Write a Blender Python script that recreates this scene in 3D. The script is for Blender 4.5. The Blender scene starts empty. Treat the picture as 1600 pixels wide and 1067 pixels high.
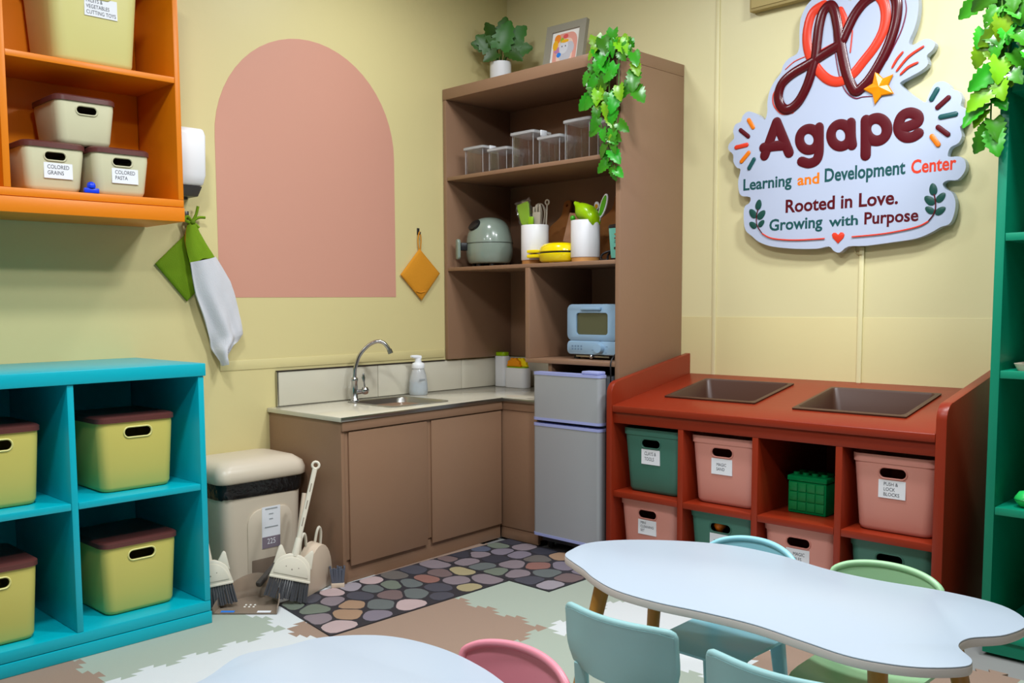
import bpy, bmesh, math, random
import numpy as np
from mathutils import Matrix, Vector
EXPOSURE = -0.67
LAMPS = [(-1.45, 2.46, 2.97, 55), (-2.9, 2.75, 2.97, 20), (-2.0, .9, 2.97, 60), (-.8, 2.95, 2.97, 66), (-.7, .6, 2.97, 55), (-2.6, -.6, 2.97, 16), (1.0, 2.3, 2.97, 8)]  # early entries follow cast shadows; later ones are added to brighten walls and tables
PI = math.pi
random.seed(7)
SC = bpy.context.scene
COL = SC.collection

# ------------------------------------------------------------------ camera
def make_camera():
    yaw, pitch, roll = math.radians(45.892), math.radians(4.775), math.radians(0.5)
    f = Vector((-math.sin(yaw)*math.cos(pitch), math.cos(yaw)*math.cos(pitch), -math.sin(pitch)))
    r = f.cross(Vector((0, 0, 1))).normalized(); d = f.cross(r)
    c, s = math.cos(roll), math.sin(roll)
    R, D = c*r+s*d, -s*r+c*d
    m = Matrix(((R.x, -D.x, -f.x, 0), (R.y, -D.y, -f.y, 0), (R.z, -D.z, -f.z, 1.2), (0, 0, 0, 1)))
    cam = bpy.data.cameras.new('camera'); o = bpy.data.objects.new('camera', cam); COL.objects.link(o)
    o.matrix_world = m
    cam.sensor_width = 36; cam.lens = 1457.515*36/1600
    cam.shift_x = 75.745/1600; cam.shift_y = 61.037/1600
    cam.clip_start = 0.05
    SC.camera = o
make_camera()

# ------------------------------------------------------------------ light
w = bpy.data.worlds.new('world'); SC.world = w; w.use_nodes = True
w.node_tree.nodes['Background'].inputs[0].default_value = (0.85, 0.9, 1, 1)
w.node_tree.nodes['Background'].inputs[1].default_value = 0.2
SC.view_settings.view_transform = 'Standard'; SC.view_settings.look = 'None'
SC.view_settings.gamma = 1; SC.view_settings.use_curve_mapping = False
SC.view_settings.exposure = EXPOSURE
def lamp(x, y, z, e, size=0.3):
    l = bpy.data.lights.new('ceiling_or_fill_lamp', 'AREA'); l.shape = 'DISK'; l.size = size; l.energy = e
    l.color = (0.93, 0.97, 1.0)
    o = bpy.data.objects.new('ceiling_or_fill_lamp', l); COL.objects.link(o); o.location = (x, y, z)
for a in LAMPS: lamp(*a)

# ------------------------------------------------------------------ materials
def lin(c):
    return tuple((v/255/12.92 if v/255 <= .04045 else ((v/255+.055)/1.055)**2.4) for v in c)
MATS = {}
def mat(name, rgb, rough=.5, metal=0, bump=0, scale=60, var=0, trans=0, alpha=1, coat=0, spec=.5, ior=1.45, sss=0, rnd=0):
    if name in MATS: return MATS[name]
    m = bpy.data.materials.new(name); m.use_nodes = True; MATS[name] = m
    nt = m.node_tree; b = nt.nodes['Principled BSDF']
    col = (*lin(rgb), 1)
    b.inputs['Base Color'].default_value = col
    b.inputs['Roughness'].default_value = rough; b.inputs['Metallic'].default_value = metal
    b.inputs['Transmission Weight'].default_value = trans; b.inputs['Alpha'].default_value = alpha
    b.inputs['Coat Weight'].default_value = coat; b.inputs['Specular IOR Level'].default_value = spec
    b.inputs['IOR'].default_value = ior
    if sss: b.inputs['Subsurface Weight'].default_value = sss; b.inputs['Subsurface Scale'].default_value = .01
    if bump or var:
        tc = nt.nodes.new('ShaderNodeTexCoord'); n = nt.nodes.new('ShaderNodeTexNoise')
        n.inputs['Scale'].default_value = scale; n.inputs['Detail'].default_value = 4
        nt.links.new(tc.outputs['Object'], n.inputs['Vector'])
        if bump:
            bp = nt.nodes.new('ShaderNodeBump'); bp.inputs['Strength'].default_value = bump; bp.inputs['Distance'].default_value = .01
            nt.links.new(n.outputs['Fac'], bp.inputs['Height']); nt.links.new(bp.outputs['Normal'], b.inputs['Normal'])
        if var:
            n2 = nt.nodes.new('ShaderNodeTexNoise'); n2.inputs['Scale'].default_value = scale*.12; n2.inputs['Detail'].default_value = 6
            nt.links.new(tc.outputs['Object'], n2.inputs['Vector'])
            hs = nt.nodes.new('ShaderNodeHueSaturation'); hs.inputs['Color'].default_value = col
            mr = nt.nodes.new('ShaderNodeMapRange'); mr.inputs[3].default_value = 1-var; mr.inputs[4].default_value = 1+var
            nt.links.new(n2.outputs['Fac'], mr.inputs[0]); nt.links.new(mr.outputs[0], hs.inputs['Value'])
            nt.links.new(hs.outputs['Color'], b.inputs['Base Color'])
    if rnd:
        oi = nt.nodes.new('ShaderNodeObjectInfo'); hs = nt.nodes.new('ShaderNodeHueSaturation'); hs.inputs['Color'].default_value = col
        mr = nt.nodes.new('ShaderNodeMapRange'); mr.inputs[3].default_value = 1-rnd; mr.inputs[4].default_value = 1+rnd
        mh = nt.nodes.new('ShaderNodeMapRange'); mh.inputs[3].default_value = .475; mh.inputs[4].default_value = .505
        nt.links.new(oi.outputs['Random'], mr.inputs[0]); nt.links.new(oi.outputs['Random'], mh.inputs[0])
        nt.links.new(mr.outputs[0], hs.inputs['Value']); nt.links.new(mh.outputs[0], hs.inputs['Hue'])
        nt.links.new(hs.outputs['Color'], b.inputs['Base Color'])
    return m

# ------------------------------------------------------------------ mesh builder
def rr(w, d, r, n=4, cx=0, cy=0):
    r = min(r, w/2-1e-4, d/2-1e-4); p = []
    for k, (sx, sy) in enumerate(((1, 1), (-1, 1), (-1, -1), (1, -1))):
        for i in range(n+1):
            a = PI/2*k + PI/2*i/n
            p.append((cx+sx*(w/2-r)+r*math.cos(a), cy+sy*(d/2-r)+r*math.sin(a)))
    return p
def stadium(w, h, n=6, cx=0, cy=0):
    return rr(w, h, h/2, n, cx, cy)
def smooth_path(P, n=4, closed=False):
    P = [Vector(p) for p in P]; out = []; N = len(P)
    rng = range(N if closed else N-1)
    for i in rng:
        g = (lambda k: P[k % N]) if closed else (lambda k: P[max(0, min(N-1, k))])
        p0, p1, p2, p3 = g(i-1), g(i), g(i+1), g(i+2)
        for j in range(n):
            t = j/n
            out.append(.5*((2*p1)+(p2-p0)*t+(2*p0-5*p1+4*p2-p3)*t*t+(3*p1-p0-3*p2+p3)*t**3))
    if not closed: out.append(P[-1])
    return out
class MB:
    def __init__(s): s.v = []; s.f = []
    def add(s, v, f):
        k = len(s.v); s.v += [tuple(p) for p in v]; s.f += [tuple(i+k for i in q) for q in f]; return s
    def box(s, x0, y0, z0, x1, y1, z1):
        return s.add([(x0, y0, z0), (x1, y0, z0), (x1, y1, z0), (x0, y1, z0), (x0, y0, z1), (x1, y0, z1), (x1, y1, z1), (x0, y1, z1)],
                     [(3, 2, 1, 0), (4, 5, 6, 7), (0, 1, 5, 4), (1, 2, 6, 5), (2, 3, 7, 6), (3, 0, 4, 7)])
    def loft(s, rings, c0=True, c1=True, wrap=False):
        n = len(rings[0]); v = [p for r in rings for p in r]; f = []
        R = len(rings)
        for i in range(R if wrap else R-1):
            a, b = i*n, ((i+1) % R)*n
            for j in range(n):
                k = (j+1) % n; f.append((a+j, a+k, b+k, b+j))
        if not wrap:
            if c0: f.append(tuple(reversed(range(n))))
            if c1: f.append(tuple(range((R-1)*n, R*n)))
        return s.add(v, f)
    def prism(s, poly, a, b, plane='xy'):
        def m(p, t):
            return {'xy': (p[0], p[1], t), 'xz': (p[0], t, p[1]), 'yz': (t, p[0], p[1])}[plane]
        return s.loft([[m(p, a) for p in poly], [m(p, b) for p in poly]])
    def tube(s, path, r, n=8, closed=False, flat=None):
        P = [Vector(p) for p in path]; N = len(P); rings = []
        prev = None
        for i, p in enumerate(P):
            t = (P[(i+1) % N]-P[i-1]) if closed else (P[min(N-1, i+1)]-P[max(0, i-1)])
            if t.length < 1e-9: t = Vector((0, 0, 1))
            t.normalize()
            if prev is None:
                h = Vector((0, 0, 1)) if abs(t.z) < .9 else Vector((1, 0, 0))
                u = t.cross(h).normalized()
            else:
                u = prev-t*prev.dot(t)
                u = u.normalized() if u.length > 1e-6 else t.orthogonal().normalized()
            prev = u; w = t.cross(u)
            ri = r[i] if isinstance(r, (list, tuple)) else r
            ring = []
            for k in range(n):
                q = u*math.cos(2*PI*k/n)*ri+w*math.sin(2*PI*k/n)*ri
                if flat: q = Vector((q.x, q.y*flat, q.z))
                ring.append(p+q)
            rings.append(ring)
        return s.loft(rings, wrap=closed)
    def lathe(s, prof, c=(0, 0, 0), n=24, axis='z', sy=1):
        rings = []
        for r, h in prof:
            ring = []
            for k in range(n):
                a = 2*PI*k/n; x, y = r*math.cos(a), r*math.sin(a)*sy
                ring.append({'z': (c[0]+x, c[1]+y, c[2]+h), 'y': (c[0]-x, c[1]+h, c[2]+y), 'x': (c[0]+h, c[1]+x, c[2]+y)}[axis])
            rings.append(ring)
        return s.loft(rings)
    def grid(s, rows):
        n = len(rows[0]); v = [p for r in rows for p in r]
        return s.add(v, [(i*n+j, i*n+j+1, (i+1)*n+j+1, (i+1)*n+j) for i in range(len(rows)-1) for j in range(n-1)])
    def xf(s, M, i0=0):
        s.v[i0:] = [tuple(M @ Vector(p)) for p in s.v[i0:]]; return s
    def warp(s, fn):
        s.v = [tuple(fn(*p)) for p in s.v]; return s
    def mesh(s, name, mt, smooth=False, bevel=0, seg=2, thick=0):
        me = bpy.data.meshes.new(name); me.from_pydata(s.v, [], s.f)
        bm = bmesh.new(); bm.from_mesh(me)
        if thick:
            bmesh.ops.solidify(bm, geom=bm.faces[:], thickness=thick)
        bmesh.ops.recalc_face_normals(bm, faces=bm.faces[:])
        if bevel:
            es = [e for e in bm.edges if len(e.link_faces) == 2 and e.calc_face_angle(0) > .6]
            bmesh.ops.bevel(bm, geom=es, offset=bevel, segments=seg, affect='EDGES', profile=.5, clamp_overlap=True)
        bm.to_mesh(me); bm.free()
        if smooth or bevel:
            for p in me.polygons: p.use_smooth = True
            me.set_sharp_from_angle(angle=math.radians(smooth if smooth > 1 else 40))
        if mt: me.materials.append(mt)
        return me
    def build(s, name, mt, parent=None, smooth=False, bevel=0, world=True, **k):
        me = s.mesh(name, mt, smooth, bevel, **k)
        return link(name, me, parent, world)
ROOTM = {}
def link(name, me, parent=None, world=True):
    o = bpy.data.objects.new(name, me); COL.objects.link(o)
    if parent is not None:
        o.parent = parent
        if world:
            M = ROOTM.get(parent.name)
            if M is not None: me.transform(M.inverted())
            ROOTM[o.name] = M if M is not None else Matrix()
        else: ROOTM[o.name] = ROOTM.get(parent.name, Matrix())
    else: ROOTM[o.name] = Matrix()
    return o
def thing(name, label, cat, loc=(0, 0, 0), rz=0, group=None):
    o = bpy.data.objects.new(name, None); COL.objects.link(o); o.empty_display_size = .05
    o.location = loc; o.rotation_euler = (0, 0, rz); o['label'] = label; o['category'] = cat
    if group: o['group'] = group
    ROOTM[o.name] = Matrix.Translation(loc) @ Matrix.Rotation(rz, 4, 'Z')
    return o
def tag(o, label, cat, group=None):
    o['label'] = label; o['category'] = cat
    if group: o['group'] = group
    return o
def struct(o): o['kind'] = 'structure'; return o
def copy_tree(o, parent=None):
    c = o.copy(); COL.objects.link(c)
    if parent: c.parent = parent
    for ch in list(o.children): copy_tree(ch, c)
    return c
def dup(o, loc, rz, label, group=None):
    c = copy_tree(o); c.location = loc; c.rotation_euler = (0, 0, rz); c['label'] = label
    if group: c['group'] = group
    return c
# text as mesh, in its own x (right) / z (up) plane facing -y
TXT = {}
def text_mb(body, bold=0, align='LEFT', line=1.0):
    key = (body, bold, align, line)
    if key not in TXT:
        cu = bpy.data.curves.new('t', 'FONT'); cu.body = body; cu.size = 1; cu.offset = bold; cu.align_x = align; cu.space_line = line
        cu.resolution_u = 3
        o = bpy.data.objects.new('t', cu); COL.objects.link(o)
        dg = bpy.context.evaluated_depsgraph_get(); me = bpy.data.meshes.new_from_object(o.evaluated_get(dg))
        v = [(p.co.x, 0, p.co.y) for p in me.vertices]; f = [tuple(p.vertices) for p in me.polygons]
        bpy.data.objects.remove(o); bpy.data.meshes.remove(me)
        TXT[key] = (v, f)
    m = MB(); m.add(*TXT[key]); return m
def fit(m, x0, x1, z0, z1, y=0, base=None):
    """scale the text so that its box spans x0..x1 and z0..z1"""
    xs = [p[0] for p in m.v]; zs = [p[2] for p in m.v]
    a, b, c, d = min(xs), max(xs), min(zs), max(zs)
    if base: c, d = base
    return m.warp(lambda X, Y, Z: (x0+(X-a)/(b-a)*(x1-x0), y, z0+(Z-c)/(d-c)*(z1-z0)))
def evaluated(me, mods):
    o = bpy.data.objects.new('tmp', me); COL.objects.link(o); rm = [o]
    for c in mods:
        oc = bpy.data.objects.new('cut', c); COL.objects.link(oc); rm.append(oc)
        md = o.modifiers.new('b', 'BOOLEAN'); md.operation = 'DIFFERENCE'; md.object = oc; md.solver = 'EXACT'
    dg = bpy.context.evaluated_depsgraph_get(); out = bpy.data.meshes.new_from_object(o.evaluated_get(dg))
    for r in rm: bpy.data.objects.remove(r)
    return out

# ------------------------------------------------------------------ palette
WALL = mat('wall_cream_paint', (216, 202, 146), .45, bump=.06, scale=30)
WALL2 = mat('wall_cream_paint_back', (224, 214, 166), .4, bump=.05, scale=30)
BROWN = mat('brown_painted_wood', (143, 110, 86), .42, bump=.06, scale=50, var=.03)
ORANGE = mat('orange_painted_wood', (226, 126, 8), .4, bump=.03, scale=50)
TURQ = mat('turquoise_painted_wood', (0, 172, 190), .32, bump=.03, scale=50)
RED = mat('rust_red_painted_wood', (134, 40, 17), .36, bump=.04, scale=40, var=.04, spec=.38)
GREENW = mat('green_painted_wood', (0, 132, 100), .4, bump=.03, scale=50)
WHITE = mat('white_plastic', (236, 238, 242), .35)
STICK = mat('white_sticker_paper', (232, 234, 240), .6)
INK = mat('dark_grey_ink', (62, 64, 72), .7)
BLACK = mat('black_plastic', (22, 22, 24), .4)
CHROME = mat('brushed_chrome', (190, 190, 192), .18, 1)
STEEL = mat('stainless_steel', (170, 168, 162), .28, 1)
WOOD = mat('pale_varnished_wood', (196, 142, 84), .45, bump=.05, scale=20, var=.12)
DOUGH = mat('beige_plastic', (208, 194, 174), .35)
CREAMP = mat('cream_plastic', (222, 214, 196), .35)

# ================================================================== SETTING
XW, YW, ZC = -3.72, 3.974, 3.0
XR, YF = 2.4, -2.6
struct(MB().box(XW-.1, YF-.1, -.1, XR+.1, YW+.1, -.012).build('floor', mat('grey_concrete_floor', (140, 140, 138), .7, bump=.05)))
FLOOR = bpy.data.objects['floor']
struct(MB().box(XW-.1, YF-.1, -.012, XW, YW+.1, ZC).build('wall_left', WALL)); WL = bpy.data.objects['wall_left']
struct(MB().box(XW, YW, -.012, XR, YW+.1, ZC).build('wall_back', WALL2)); WB = bpy.data.objects['wall_back']
struct(MB().box(XR, YF, -.012, XR+.1, YW+.1, ZC).build("wall_right", mat("room_paint_dark", (120, 116, 100), .8)))
struct(MB().box(XW, YF-.1, -.012, XR+.1, YF, ZC).build("wall_front", mat("room_paint_dark", (120, 116, 100), .8)))
struct(MB().box(XW-.1, YF-.1, ZC, XR+.1, YW+.1, ZC+.1).build('ceiling', mat('grey_ceiling_paint', (170, 170, 168), .8)))
# painted arch on the left wall
arch = [(2.109, 1.232), (3.124, 1.232)]
arch += [(3.124, 1.93)] + [(2.616+.508*math.cos(PI*i/28), 1.93+.5*math.sin(PI*i/28)) for i in range(1, 28)] + [(2.109, 1.93)]
MB().prism(arch, XW-.001, XW+.0012, 'yz').build('painted_arch', mat('dusty_pink_paint', (207, 150, 130), .5, bump=.05, scale=30), WL)
# low plaster ridge above the backsplash, joint strips on the back wall
struct(MB().box(XW, 2.10, .905, XW+.0035, 3.46, .950).build('trim_1', WALL, bevel=.003))
struct(MB().box(-2.382, YW-.007, .1, -2.362, YW, ZC).build('trim_2', WALL2, bevel=.003))
struct(MB().box(-1.682, YW-.012, .1, -1.662, YW, 1.42).build('trim_3', WALL2, bevel=.003))
struct(MB().box(-2.57, YW-.0025, .1, -1.0, YW, 1.122).build('trim_4', mat('wall_cream_paint_low', (216, 202, 150), .4, bump=.05, scale=30), bevel=.002))

# ------------------------------------------------------------------ foam puzzle tiles
TP, TX0, TY0 = .685, -3.57, .5
TEETH, TD = 8, .046
def edge_pts(flip):
    """jigsaw line along 0..TP, offset sideways"""
    P = [(0, 0)]; p = (TP-.064)/TEETH
    for k in range(TEETH):
        a = .032+k*p+p*.25; b = .032+k*p+p*.75; s = 1 if (k+flip) % 2 == 0 else -1
        d = TD/2*s
        P += [(a+.003, 0), (a-.009, d), (b+.009, d), (b-.003, 0)]
    P.append((TP, 0)); return P
TC = [mat('sage_green_foam', (160, 170, 157), .75, bump=.12, scale=300), mat('white_foam', (206, 210, 212), .75, bump=.12, scale=300), mat('taupe_brown_foam', (150, 126, 110), .75, bump=.12, scale=300)]
TNAME = ['sage_green', 'white', 'taupe']
for r in range(-1, 4):
    for c in range(0, 7):
        x0, y0 = TX0+c*TP, TY0+(r+0)*TP
        hb = [(x0+t, y0+o) for t, o in edge_pts((c+r) % 2)]
        ht = [(x0+t, y0+TP+o) for t, o in edge_pts((c+r+1) % 2)]
        vl = [(x0+o, y0+t) for t, o in edge_pts((c+r) % 2)]
        vr = [(x0+TP+o, y0+t) for t, o in edge_pts((c+r+1) % 2)]
        poly = hb[:-1]+vr[:-1]+ht[::-1][:-1]+vl[::-1][:-1]
        poly = [(min(max(px, XW+.002), XR), min(py, YW-.002)) for px, py in poly]
        MB().prism(poly, -.0118, 0, 'xy').build('foam_tile', TC[(c+r) % 3 - 3 if 0 else (c+r+2) % 3], FLOOR)

# ------------------------------------------------------------------ pebble mats
PCOL = [(128, 116, 122), (178, 156, 156), (158, 146, 112), (156, 126, 102), (110, 92, 92), (52, 52, 62), (82, 88, 106), (106, 114, 102), (136, 96, 88), (150, 142, 150), (98, 92, 88), (96, 102, 102)]
PCOL += [(128, 116, 122), (110, 92, 92), (98, 92, 88), (120, 112, 124), (70, 70, 80)]
PM = [mat('pebble_%d' % i, c, .55, bump=.05, scale=80, var=.08) for i, c in enumerate(PCOL)]
MATB = mat('dark_rubber_mat', (44, 42, 48), .6)
def pebble_mat(x0, y0, x1, y1, n, seed, label, z0=0.0003, fn=lambda x, y, z: (x, y, z)):
    rs = np.random.RandomState(seed)
    t = thing('pebble_mat', label, 'mat', ((x0+x1)/2, (y0+y1)/2, z0))
    MB().box(x0, y0, z0, x1, y1, z0+.004).warp(fn).build('mat_base', MATB, t)
    P = rs.rand(n, 2)*[x1-x0, y1-y0]+[x0, y0]
    gx, gy = np.meshgrid(np.linspace(x0, x1, 90), np.linspace(y0, y1, 110)); G = np.c_[gx.ravel(), gy.ravel()]
    ax = 1.0
    for it in range(14):
        idx = ((G[:, None, 0]-P[None, :, 0])**2*ax+(G[:, None, 1]-P[None, :, 1])**2).argmin(1)
        for k in range(n):
            q = G[idx == k]
            if len(q): P[k] = q.mean(0)
    for k in range(n):
        N = 18; rad = []
        oth = np.delete(P, k, 0)
        for i in range(N):
            a = 2*PI*i/N; dx, dy = math.cos(a), math.sin(a)
            # distance to the bisectors of all neighbours and to the mat's edge
            d = oth-P[k]; den = d[:, 0]*dx+d[:, 1]*dy; L = (d**2).sum(1)/2
            r = min([l/e for l, e in zip(L, den) if e > 1e-6]+[9])
            for v, o, lo, hi in ((dx, P[k][0], x0, x1), (dy, P[k][1], y0, y1)):
                if v > 1e-6: r = min(r, (hi-o)/v)
                if v < -1e-6: r = min(r, (lo-o)/v)
            rad.append(r)
        m = min(rad); rad = [min(r, m*1.55) for r in rad]
        rad = [.25*rad[i-1]+.5*rad[i]+.25*rad[(i+1) % N] for i in range(N)]
        ring = [(P[k][0]+(rad[i]-.0075)*math.cos(2*PI*i/N), P[k][1]+(rad[i]-.0075)*math.sin(2*PI*i/N)) for i in range(N)]
        ring = [(min(max(a, x0+.001), x1-.001), min(max(b, y0+.001), y1-.001)) for a, b in ring]
        top = [(P[k][0]+(a-P[k][0])*.93, P[k][1]+(b-P[k][1])*.93, z0+.0062) for a, b in ring]
        MB().loft([[(a, b, z0+.004) for a, b in ring], [(a, b, z0+.0055) for a, b in ring], top], c0=False).warp(fn).build('pebble', PM[rs.randint(len(PM))], t)
def askew(x, y, z):
    a = (2.878-y)/.943
    return (x-.036*(1-a)*(-2.70-x)/.45, y+a*.15*(-2.705-x), z)
pebble_mat(-3.15, 1.935, -2.70, 2.878, 31, 3, 'pebble patterned floor mat lying along the sink cabinet', fn=askew)
pebble_mat(-3.185, 2.882, -2.475, 3.395, 27, 5, 'pebble patterned floor mat lying in front of the fridge')

# ================================================================== BINS
def bin_kind(w, d, h, taper, wall=.004, rc=.035, slot=(.085, .022, .0), rim=0.0):
    """open plastic bin; front is -y, base centre at the origin; slot = (width, height, height of its centre)"""
    m = MB(); k = 1-taper
    def R(ww, dd, z, r): return [(x, y, z) for x, y in rr(ww, dd, r, 4)]
    out = [R(w*k-.03, d*k-.03, 0, rc*.7), R(w*k-.012, d*k-.012, .004, rc*.9), R(w*k, d*k, .018, rc), R(w, d, h-.03, rc)]
    if rim:
        out += [R(w, d, h-rim, rc), R(w+.008, d+.008, h-rim+.001, rc), R(w+.010, d+.010, h, rc)]
    else: out += [R(w, d, h, rc)]
    out += [R(w-2*wall, d-2*wall, h, rc-wall), R((w*k)-2*wall, (d*k)-2*wall, .02, rc-wall), R(w*k-.04, d*k-.04, wall+.002, rc*.6)]
    m.loft(out)
    me = m.mesh('bin_body', None, smooth=50)
    cut = MB().prism(stadium(slot[0], slot[1], 6, 0, slot[2]), -d, 0, 'xz').mesh('c', None)
    out = evaluated(me, [cut])
    for p in out.polygons: p.use_smooth = True
    out.set_sharp_from_angle(angle=math.radians(45))
    return out
def label_part(root, y, x0, x1, z0, z1, body, tx, tz, align='LEFT'):
    """white sticker with lettering, on the front of the thing (local coordinates)"""
    s = MB().box(x0, y, z0, x1, y+.004, z1).build('label_sticker', STICK, root, world=False)
    if body:
        m = text_mb(body, .0, align, 1.05)
        w_, h_ = x1-x0, z1-z0
        fit(m, x0+w_*tx[0], x0+w_*tx[1], z0+h_*tz[0], z0+h_*tz[1], y-.0006)
        m.build('lettering', INK, s, world=False)
def make_bin(name, mesh, mt, label, group, dims, slot, lid=None, sticker=None, rimmat=None, loc=(0, 0, 0), rz=0, taper=.08):
    w, d, h = dims
    t = thing(name, label, 'storage bin', loc, rz, group)
    me = mesh.copy(); me.materials.clear(); me.materials.append(mt)
    link('bin_body', me, t, world=False)
    yf = -d/2*(1-taper*(1-(slot[2])/h))
    st = [(x, yf-.001, z) for x, z in stadium(slot[0]+.004, slot[1]+.004, 6, 0, slot[2])]
    MB().tube(st, .0035, 6, closed=True).build('handle_rim', rimmat or mt, t, smooth=60, world=False)
    if lid:
        o = MB().loft([[(x, y, h-.012) for x, y in rr(w+.004, d+.004, .036)], [(x, y, h-.012) for x, y in rr(w+.014, d+.014, .04)], [(x, y, h+.004) for x, y in rr(w+.014, d+.014, .04)], [(x, y, h+.010) for x, y in rr(w-.004, d-.004, .03)], [(x, y, h+.010) for x, y in rr(w-.03, d-.03, .02)]])
        o.build('lid', lid, t, smooth=50, world=False)
    if sticker:
        x0, x1, z0, z1, body, tx, tz = sticker
        yl = -d/2*(1-taper*(1-((z0+z1)/2)/h))
        label_part(t, yl-.003, x0, x1, z0, z1, body, tx, tz)
    return t
LIDM = mat('brown_plastic_lid', (94, 50, 46), .35)
YEL = mat('yellow_plastic_bin', (206, 194, 100), .42)
YEL2 = mat('pale_yellow_plastic_bin', (212, 204, 132), .42)
RIMY = mat('pale_yellow_rim', (226, 218, 140), .4)
CRM = mat('cream_plastic_bin', (208, 204, 170), .42)
PINKB = mat('pink_plastic_bin', (216, 146, 132), .42)
GRNB = mat('green_plastic_bin', (66, 118, 102), .42)

# ================================================================== TURQUOISE SHELF
def turquoise_shelf():
    t = thing('cubby_shelf', 'turquoise painted cubby shelf against the left wall, holding four lidded yellow bins', 'shelf', (-3.43, .98, 0))
    xf, xb = -3.145, -3.718; y1 = 1.708; y0 = .245
    B = lambda n, *a, **k: MB().box(*a).build(n, TURQ, t, bevel=.003, **k)
    B('top_panel', xb, y0-.006, .938, xf+.006, y1+.006, .985)
    B('plinth', xb+.05, y0+.004, 0, xf+.003, y1+.002, .046)
    B('bottom_panel', xb, y0, .048, xf, y1, .088)
    B('side_panel', xb, y1-.024, .0885, xf, y1, .9375)
    B('side_panel', xb, y0, .0885, xf, y0+.024, .9375)
    B('divider_panel', xb+.012, 1.206, .0885, xf-.001, 1.229, .9375)
    B('divider_panel', xb+.012, .726, .0885, xf-.001, .749, .9375)
    for a, b in ((1.2295, 1.6835), (.7495, 1.2055), (.2695, .7255)): B('shelf_panel', xb+.012, a, .512, xf-.002, b, .536)
    B('back_panel', xb+.001, y0+.025, .09, xb+.011, y1-.025, .937)
turquoise_shelf()
YB = bin_kind(.285, .31, .262, .07, slot=(.100, .034, .212))
yb = make_bin('storage_bin', YB, YEL, 'yellow bin with brown lid in upper right cubby of the turquoise shelf', 'lidded yellow bins', (.285, .31, .262), (.100, .034, .212), LIDM, rimmat=RIMY, loc=(-3.365, 1.477, .5365), rz=PI/2, taper=.07)
dup(yb, (-3.372, 1.475, .0885), PI/2+.02, 'yellow bin with brown lid in lower right cubby of the turquoise shelf')
dup(yb, (-3.372, .998, .5365), PI/2, 'yellow lidded bin in upper left cubby of the turquoise shelf, cut by the photo edge')
dup(yb, (-3.345, .962, .0885), PI/2, 'yellow lidded bin in lower left cubby of the turquoise shelf, cut by the photo edge')

# ================================================================== ORANGE WALL CABINET
def orange_cabinet():
    t = thing('wall_cabinet', 'orange open wall cabinet hung above the turquoise shelf', 'cabinet', (-3.55, 1.1, 1.52))
    xf, xb = -3.385, -3.718; y1 = 1.778; y0 = .42
    B = lambda n, *a: MB().box(*a).build(n, ORANGE, t, bevel=.002)
    B('bottom_rail', xb+.01, y0, 1.522, xf+.004, y1, 1.576)
    B('bottom_panel', xb, y0, 1.578, xf, y1, 1.606)
    B('side_panel', xb, y1-.022, 1.6065, xf, y1, 2.52)
    B('side_panel', xb, y0, 1.6065, xf, y0+.022, 2.52)
    B('divider_panel', xb+.011, 1.118, 1.6065, xf-.001, 1.142, 2.495)
    B('shelf_panel', xb+.011, 1.1425, 2.046, xf-.001, 1.7555, 2.068)
    B('shelf_panel', xb+.011, .4425, 2.046, xf-.001, 1.1175, 2.068)
    B('top_panel', xb, y0+.0225, 2.4955, xf, y1-.0225, 2.52)
    B('back_panel', xb+.001, y0+.023, 1.607, xb+.010, y1-.023, 2.495)
orange_cabinet()
CB = bin_kind(.215, .24, .163, .10, slot=(.074, .028, .122), rc=.03)
cdim = (.215, .24, .163); csl = (.074, .028, .122)
c1 = make_bin('storage_bin', CB, CRM, 'small cream bin labelled COLORED GRAINS at the bottom left of the orange cabinet', 'small cream bins in the orange cabinet', cdim, csl, LIDM, (-.04, .06, .045, .104, 'COLORED\nGRAINS', (.12, .88), (.22, .80)), loc=(-3.53, 1.304, 1.6065), rz=PI/2, taper=.1)
c2 = make_bin('storage_bin', CB, CRM, 'small cream bin labelled COLORED PASTA at the bottom right of the orange cabinet', 'small cream bins in the orange cabinet', cdim, csl, LIDM, (-.04, .06, .045, .104, 'COLORED\nPASTA', (.12, .88), (.22, .80)), loc=(-3.515, 1.542, 1.6065), rz=PI/2, taper=.1)
c3 = make_bin('storage_bin', CB, CRM, 'unlabelled small cream bin stacked on top of the two labelled bins', 'small cream bins in the orange cabinet', cdim, csl, LIDM, loc=(-3.535, 1.425, 1.781), rz=PI/2, taper=.1)
TB = bin_kind(.325, .30, .30, .10, slot=(.1, .028, .246), rc=.045)
make_bin('storage_bin', TB, YEL2, 'large pale yellow bin labelled FRUITS & VEGETABLES CUTTING TOYS in the orange cabinet', None, (.325, .30, .30), (.1, .028, .246), LIDM, (-.045, .075, .166, .233, 'FRUITS &\nVEGETABLES\nCUTTING TOYS', (.05, .95), (.1, .9)), loc=(-3.535, 1.465, 2.0685), rz=PI/2, taper=.1)
# small blue peg toy between the bins
t = thing('toy_figure', 'small bright blue plastic toy between the two bottom bins in the orange cabinet', 'toy', (-3.392, 1.42, 1.6065))
BLUEP = mat('bright_blue_plastic', (10, 60, 225), .35)
MB().box(-.008, -.027, 0, .007, .027, .018).build('toy_base', BLUEP, t, bevel=.003, world=False)
MB().lathe([(.0, .018), (.014, .018), (.016, .026), (.013, .036), (.006, .040), (0, .0405)], n=14).build('toy_head', BLUEP, t, smooth=60, world=False)

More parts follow.
